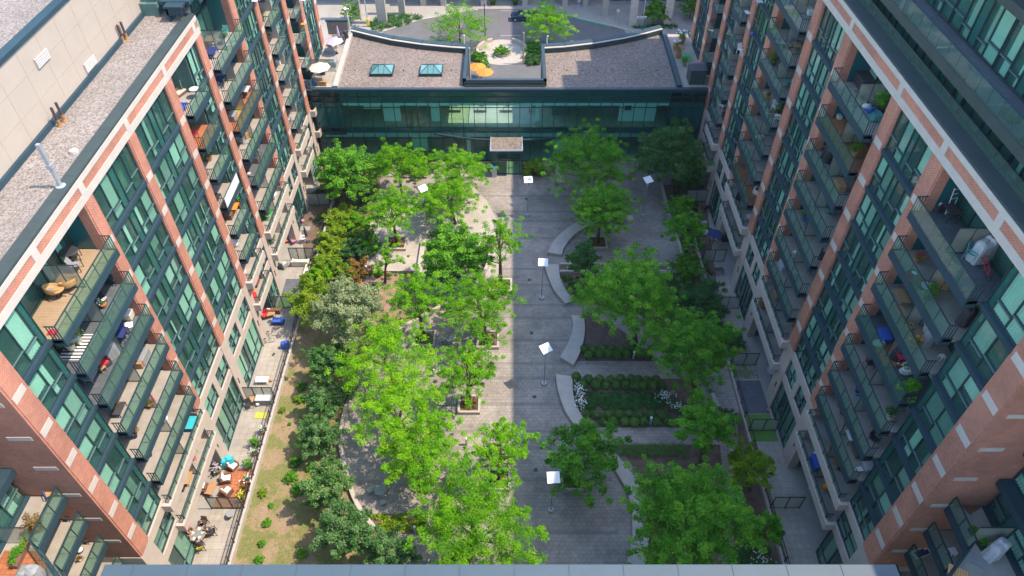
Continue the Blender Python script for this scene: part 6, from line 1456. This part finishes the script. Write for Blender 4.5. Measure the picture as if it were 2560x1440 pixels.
# corner terraces at the bottom
A("box_planter", (*g(52, 1382, 16.8), 16.58), 90, "long planter box with leafy shrubs at the bottom left corner terrace", "brown", s=.9)
A("cover", (*g(80, 1438, 17.2), 16.58), 0, "dark grey covered grill on the terracotta corner terrace", "grey", s=1.2)
A("chair", on(*L2(380, 870), 16.55), 40, "blue framed wicker chair at the far end of the corner balcony", "blue", "wicker")
A("plant", on(*L2(285, 1110), 16.55), 0, "rusty pot plant at the near end of the corner balcony", "terracotta", "rust", s=1.4)
A("stool", on(*L2(200, 1130), 16.55), 10, "tan stool by the rusty pot plant", "wicker")
A("toy", on(*L2(580, 1265), 10.55), 0, "white and navy ball on the third corner balcony", "white", "navy", s=1.3)
A("plant", on(*L2(580, 1330), 10.55), 0, "small cream pot on the third corner balcony", "cream", "rust", s=.6)
A("stool", on(*L2(490, 1040), 13.55), 0, "black round stool at the far end of the second corner balcony", "black", s=.8)
A("stool", on(*L2(630, 1200), 10.55), 0, "black small stool at the brick return, third corner balcony", "black", s=.8)
A("cover", on(2480, 1385, 16.55), 30, "large silvery covered grill at the bottom right corner terrace", "silver", s=1.1)
A("box_planter", on(2440, 1350, 16.55), 100, "dark planter with yellow blooms at the bottom right corner", "black", s=.7)
A("rug", on(2440, 1400, 16.55), -35, "grey patterned rug at the bottom right corner terrace", "grey", "grey", s=.55)
A("rug", on(2395, 1432, 16.55), -30, "colourful beach towel cut by the bottom edge at right", "pink", "yellow", s=.5)
A("rug", on(2400, 1300, 13.55), -60, "brown doormat on the second right corner balcony", "terracotta", s=.5)
A("rug", on(2410, 1250, 16.55), -62, "dark brown mat on the first right corner balcony", "brown", s=.8)
A("stool", on(2375, 1385, 13.55), 10, "white rounded stool on the second right corner balcony", "white")
A("sofa", on(2300, 1385, 10.55), 20, "white shell lounge chair with blue cushion, right corner", "white", "navy", s=.6)
x, y = 25.6, 27.2
t = item("sofa", (25.9, 21.4, 35.22), 80, "green and white striped lounger behind the upper right glass rail", "black", "cream", s=.9)
A("chair", (25.6, 19.6, 35.22), 120, "white curved chair at the right edge of the upper terrace", "white", s=1.2)
A("crate", (26.0, 29.2, 35.22), 90, "dark long planter trough behind the upper right glass rail", "dark", "dark", s=1.4)
A("crate", (26.0, 31.8, 35.22), 90, "shorter dark trough behind the upper right glass rail", "dark", "dark", s=.8)
A("bag", (25.6, 49.0, 32.25), 0, "blue bag on the terrace behind the right coping", "blue", s=1.4)
# ---------------------------------------------------------------- people round the terrace table
def person(x, y, z, rz, label, shirt, lean=.25, reach=.35):
    t = thing("person", label, "person", (x, y, z), R(rz), "people seated round the terrace table", local=True)
    # seated, facing -y ; joints: (co, radius)
    J = [((0, 0, .50), .15), ((0, -.02, .68), .135), ((0, -.02 - lean * .45, .92), .16), ((0, -.04 - lean * .6, 1.02), .07), ((0, -.05 - lean * .68, 1.10), .055), ((0, -.07 - lean * .75, 1.20), .098), ((0, -.07 - lean * .77, 1.29), .085)]
    E_ = [(0, 1), (1, 2), (2, 3), (3, 4), (4, 5), (5, 6)]
    for s in (-1, 1):
        b = len(J); J += [((s * .19, -.03 - lean * .45, .95), .062), ((s * .27, -.14 - lean * .45, .74), .048), ((s * .17, -.36 - reach, .78), .036), ((s * .15, -.43 - reach, .785), .03)]
        E_ += [(2, b), (b, b + 1), (b + 1, b + 2), (b + 2, b + 3)]
        for k in range(5):
            c = len(J); a = (k - 2) * .016; L_ = (.045, .07, .078, .072, .055)[k]; J += [((s * .15 + a * 1.2, -.45 - reach, .785), .010), ((s * .15 + a * 1.8, -.45 - reach - L_, .77), .008)]; E_ += [(b + 3, c), (c, c + 1)]
        b = len(J); J += [((s * .11, -.02, .48), .10), ((s * .14, -.44, .50), .07), ((s * .13, -.42, .12), .048), ((s * .14, -.56, .05), .038)]; E_ += [(0, b), (b, b + 1), (b + 1, b + 2), (b + 2, b + 3)]
    me = bpy.data.meshes.new("body"); me.from_pydata([j[0] for j in J], E_, []); o = bpy.data.objects.new("body", me); COL.objects.link(o)
    sk = o.modifiers.new("skin", 'SKIN'); sk.use_smooth_shade = True; sv = me.skin_vertices[0].data
    for i, j in enumerate(J): sv[i].radius = (j[1], j[1] * (.8 if i in (1, 2) else 1)); sv[i].use_root = (i == 0)
    o.modifiers.new("sub", 'SUBSURF').levels = 1; o.modifiers["sub"].render_levels = 1
    dg = bpy.context.evaluated_depsgraph_get(); m2 = bpy.data.meshes.new_from_object(o.evaluated_get(dg)); bpy.data.objects.remove(o)
    o = bpy.data.objects.new("body", m2); COL.objects.link(o); o.parent = t; m2.materials.clear()
    for mm in (colmat("skin", (.50, .27, .18), .6), pc(shirt), colmat("dark_trousers", (.05, .055, .08))): m2.materials.append(mm)
    for p in m2.polygons:
        c = p.center; mi = 0
        if c.z < .6 and c.z > .14: mi = 2
        elif .55 < c.z < 1.02 and abs(c.x) < .30 and c.y > -.22 - lean * .5 and not (abs(c.x) > .22 and c.z < .80): mi = 1
        p.material_index = mi; p.use_smooth = True
    hx, hy, hz = 0, -.07 - lean * .75, 1.25
    h = MB(); n = 10
    h.ball((0, hy + .02, hz + .03), .112, 12, 8, sz=1.0); q = h.build("hair", pc("dark"), None, smooth=True); q.parent = t
    fcs = MB(); fcs.bar((0, hy - .10, hz - .01), (0, hy - .135, hz - .04), .025); q = fcs.build("nose", colmat("skin", (.5, .27, .18)), None); q.parent = t
    e = MB()
    for s in (-1, 1): e.ball((s * .035, hy - .093, hz + .005), .012, 6, 4); 
    q = e.build("eye", BLACK, None); q.parent = t
    e = MB(); e.bar((-.025, hy - .10, hz - .06), (.025, hy - .10, hz - .06), .012); q = e.build("mouth", colmat("lip", (.35, .12, .1)), None); q.parent = t
    return t
tx, ty = g(*L2(1405, 1140), .75)
t = thing("round_table", "round glass table with plates that five seated people gather around", "table", (tx, ty, .02), local=True)
m = MB(); m.lathe(0, 0, [(.62, .70), (.64, .72), (.62, .74)], 28); part("tabletop", m, colmat("glass_top", (.22, .24, .22), .15), t)
m = MB(); m.tube([(0, 0, 0), (0, 0, .7)], .05, 8); m.lathe(0, 0, [(.3, 0), (.28, .03), (.05, .06)], 12); part("pedestal", m, pc("black"), t)
for i, (a, r) in enumerate(((20, .4), (90, .42), (170, .4), (250, .42), (310, .4))):
    px_, py_ = tx + r * math.cos(R(a)), ty + r * math.sin(R(a)); m = MB(); m.lathe(px_, py_, [(.06, .765), (.13, .78), (.13, .785), (.02, .775)], 14)
    tag(m.build("plate", WHITE), "white plate on the glass table, %s" % ("at its right", "at its back", "at its left", "at its front left", "at its front right")[i], "plate", "plates on the glass table")
for i, (a, l, sh, ch) in enumerate(((85, "person with black shirt leaning in at the back of the glass table", "black", "brown"), (20, "person in a black top sitting at the right of the glass table", "dark", "brown"), (-65, "person in black sitting at the front of the glass table", "black", "yellow"),
                                 (215, "person in dark clothes at the front left of the glass table", "navy", "yellow"), (155, "person with pinkish top at the back left of the glass table", "pink", "yellow"))):
    r = 1.02; px_, py_ = tx + r * math.cos(R(a)), ty + r * math.sin(R(a)); rz = a - 90
    person(px_, py_, .03, rz, l, sh, .3, .12)
    item("chair", (px_, py_, .03), rz, "patio chair under the %s at the glass table" % ("person at the back", "right hand person", "person at the front", "front left person", "back left person")[i], "black", ch, "chairs round the glass table", 1.05)
A("table", on(*L2(1650, 1020), TZ), 0, "dark folded side table in the corner by the fence below the deck", "grey", s=.8)
# ---------------------------------------------------------------- car, signs, lamp at the road
t = thing("parked_car", "dark blue hatchback parked on the grey drop off road", "car", (1.9, 120.5, 0), 0, local=True)
bodyc = plain("car_blue", (.012, .03, .075), .18, .03, 1, spec=.8)
pr = [(-2.15, .35), (-2.15, .75), (-1.95, .92), (-1.1, 1.0), (-.55, 1.38), (.9, 1.42), (1.75, 1.1), (2.1, .95), (2.12, .4)]
m = MB(); n = len(pr); w0 = .86
vs = []
for s in (-1, 1):
    for (a, z_) in pr: vs.append((a, s * (w0 if z_ < 1.05 else w0 * .80), z_))
fs = [tuple(range(n))[::-1], tuple(range(n, 2 * n))] + [(i, (i + 1) % n, n + (i + 1) % n, n + i) for i in range(n)]
m.add(vs, fs); m.box(-2.1, 2.08, -.86, .86, .22, .38); part("body", m, bodyc, t, bevel=.06)
m = MB(); m.quad((-1.05, -.70, 1.045), (-.60, -.66, 1.36), (-.60, .66, 1.36), (-1.05, .70, 1.045)); part("windscreen", m, colmat("car_glass", (.03, .05, .06), .08), t).location = (-.03, 0, .03)
m = MB(); m.quad((.98, -.64, 1.41), (1.72, -.7, 1.13), (1.72, .7, 1.13), (.98, .64, 1.41)); part("rear_window", m, MATS["car_glass"], t).location = (.02, 0, .02)
for s in (-1, 1):
    m = MB(); m.quad((-.95, s * .845, 1.02), (1.35, s * .845, 1.04), (.9, s * .73, 1.36), (-.5, s * .73, 1.34)); part("side_window", m, MATS["car_glass"], t)
    m = MB(); m.box(-2.17, -2.1, s * .78 - .12 * s, s * .78, .68, .82); part("headlight", m, WHITE, t)
    m = MB(); m.box(2.1, 2.15, s * .78 - .12 * s, s * .78, .75, .92); part("tail_light", m, pc("red"), t)
    m = MB(); m.box(-.85, -.7, s * .86, s * 1.0, .95, 1.07); part("mirror", m, bodyc, t)
    for a in (-1.35, 1.3):
        m = MB(); m.tube([(a, s * .70, .32), (a, s * .89, .32)], .32, 18); q = part("wheel", m, BLACK, t); m = MB(); m.tube([(a, s * .89, .32), (a, s * .905, .32)], .2, 12); hh_ = m.build("rim", GALV, None); hh_.parent = q
def sign(u, v, zz, label, kind="white"):
    x, y = g(u, v); t = thing("sign_post", label, "sign", (x, y, 0)); m = MB(); m.tube([(x, y, 0), (x, y, zz)], .04, 6); m.build("post", GALV, t)
    m = MB(); w_ = .22 if kind != "arrow" else .8; h_ = .45 if kind != "arrow" else .32; m.box(x - w_, x + w_, y - .05, y - .02, zz - h_, zz); o = m.build("plate", WHITE, t)
    m = MB(); 
    if kind == "arrow":
        m.bar((x - .45, y - .06, zz - .16), (x + .6, y - .06, zz - .16), .02, .07); m.add([(x - .7, y - .06, zz - .16), (x - .4, y - .06, zz - .04), (x - .4, y - .06, zz - .28)], [(0, 1, 2)])
    else: m.box(x - .1, x + .1, y - .055, y - .051, zz - .35, zz - .15)
    m.build("marking", BLACK, o)
sign(1445, 40, 3.0, "small white parking sign between the concrete columns"); sign(1541, 66, 3.0, "small white sign left of the wide right column"); sign(1601, 72, 2.2, "white one way arrow sign on its post before the hedge", "arrow")
def road_lamp(x, y, h, label):
    t = thing("road_lamp", label, "lamp post", (x, y, 0)); m = MB(); m.tube([(x, y, 0), (x, y, h)], .09, 8); m.build("pole", GALV, t); m = MB(); m.lathe(x, y, [(.15, h - .5), (.5, h - .1), (.55, h), (.1, h + .1)], 16); m.build("shade", WHITE, t)
x, y = g(921, 68); road_lamp(x, y, 6.2, "white disc topped street lamp beside the hedge bed at left"); m = MB(); m.box(x - .22, x + .22, y - .2, y + .2, .3, 1.5); tag(m.build("yellow_box", pc("yellow"), bevel=.03), "yellow box strapped to the left street lamp", "utility box")
x, y = g(1605, 68); road_lamp(x, y, 7.0, "tall thin street lamp before the right columns")
x, y = g(1308, 160); m = MB(); m.tube([(x, y, 0), (x, y, 5.2)], .13, 8); tag(m.build("wooden_pole", colmat("pole_wood", (.28, .25, .22))), "slim grey pole right of the stone circle", "pole")
x, y = g(1213, 90); m = MB(); m.tube([(x, y, 0), (x, y, 5.5)], .07, 8); tag(m.build("dark_pole", BLACK), "thin black pole left of the road by the street tree", "pole")

# ---------------------------------------------------------------- summer haze in the air
m = MB(); m.box(-405, 405, -205, 705, -1.5, 61); hz = m.build("haze", newmat("haze_air")[0]); hz["kind"] = "stuff"
hm = MATS["haze_air"]; hn = hm.node_tree.nodes; hn.remove(hn["Principled BSDF"]); pv = hn.new("ShaderNodeVolumePrincipled")
pv.inputs["Color"].default_value = (.80, .90, 1.0, 1); pv.inputs["Density"].default_value = HAZE; pv.inputs["Anisotropy"].default_value = .2
hm.node_tree.links.new(pv.outputs[0], hn["Material Output"].inputs["Volume"])
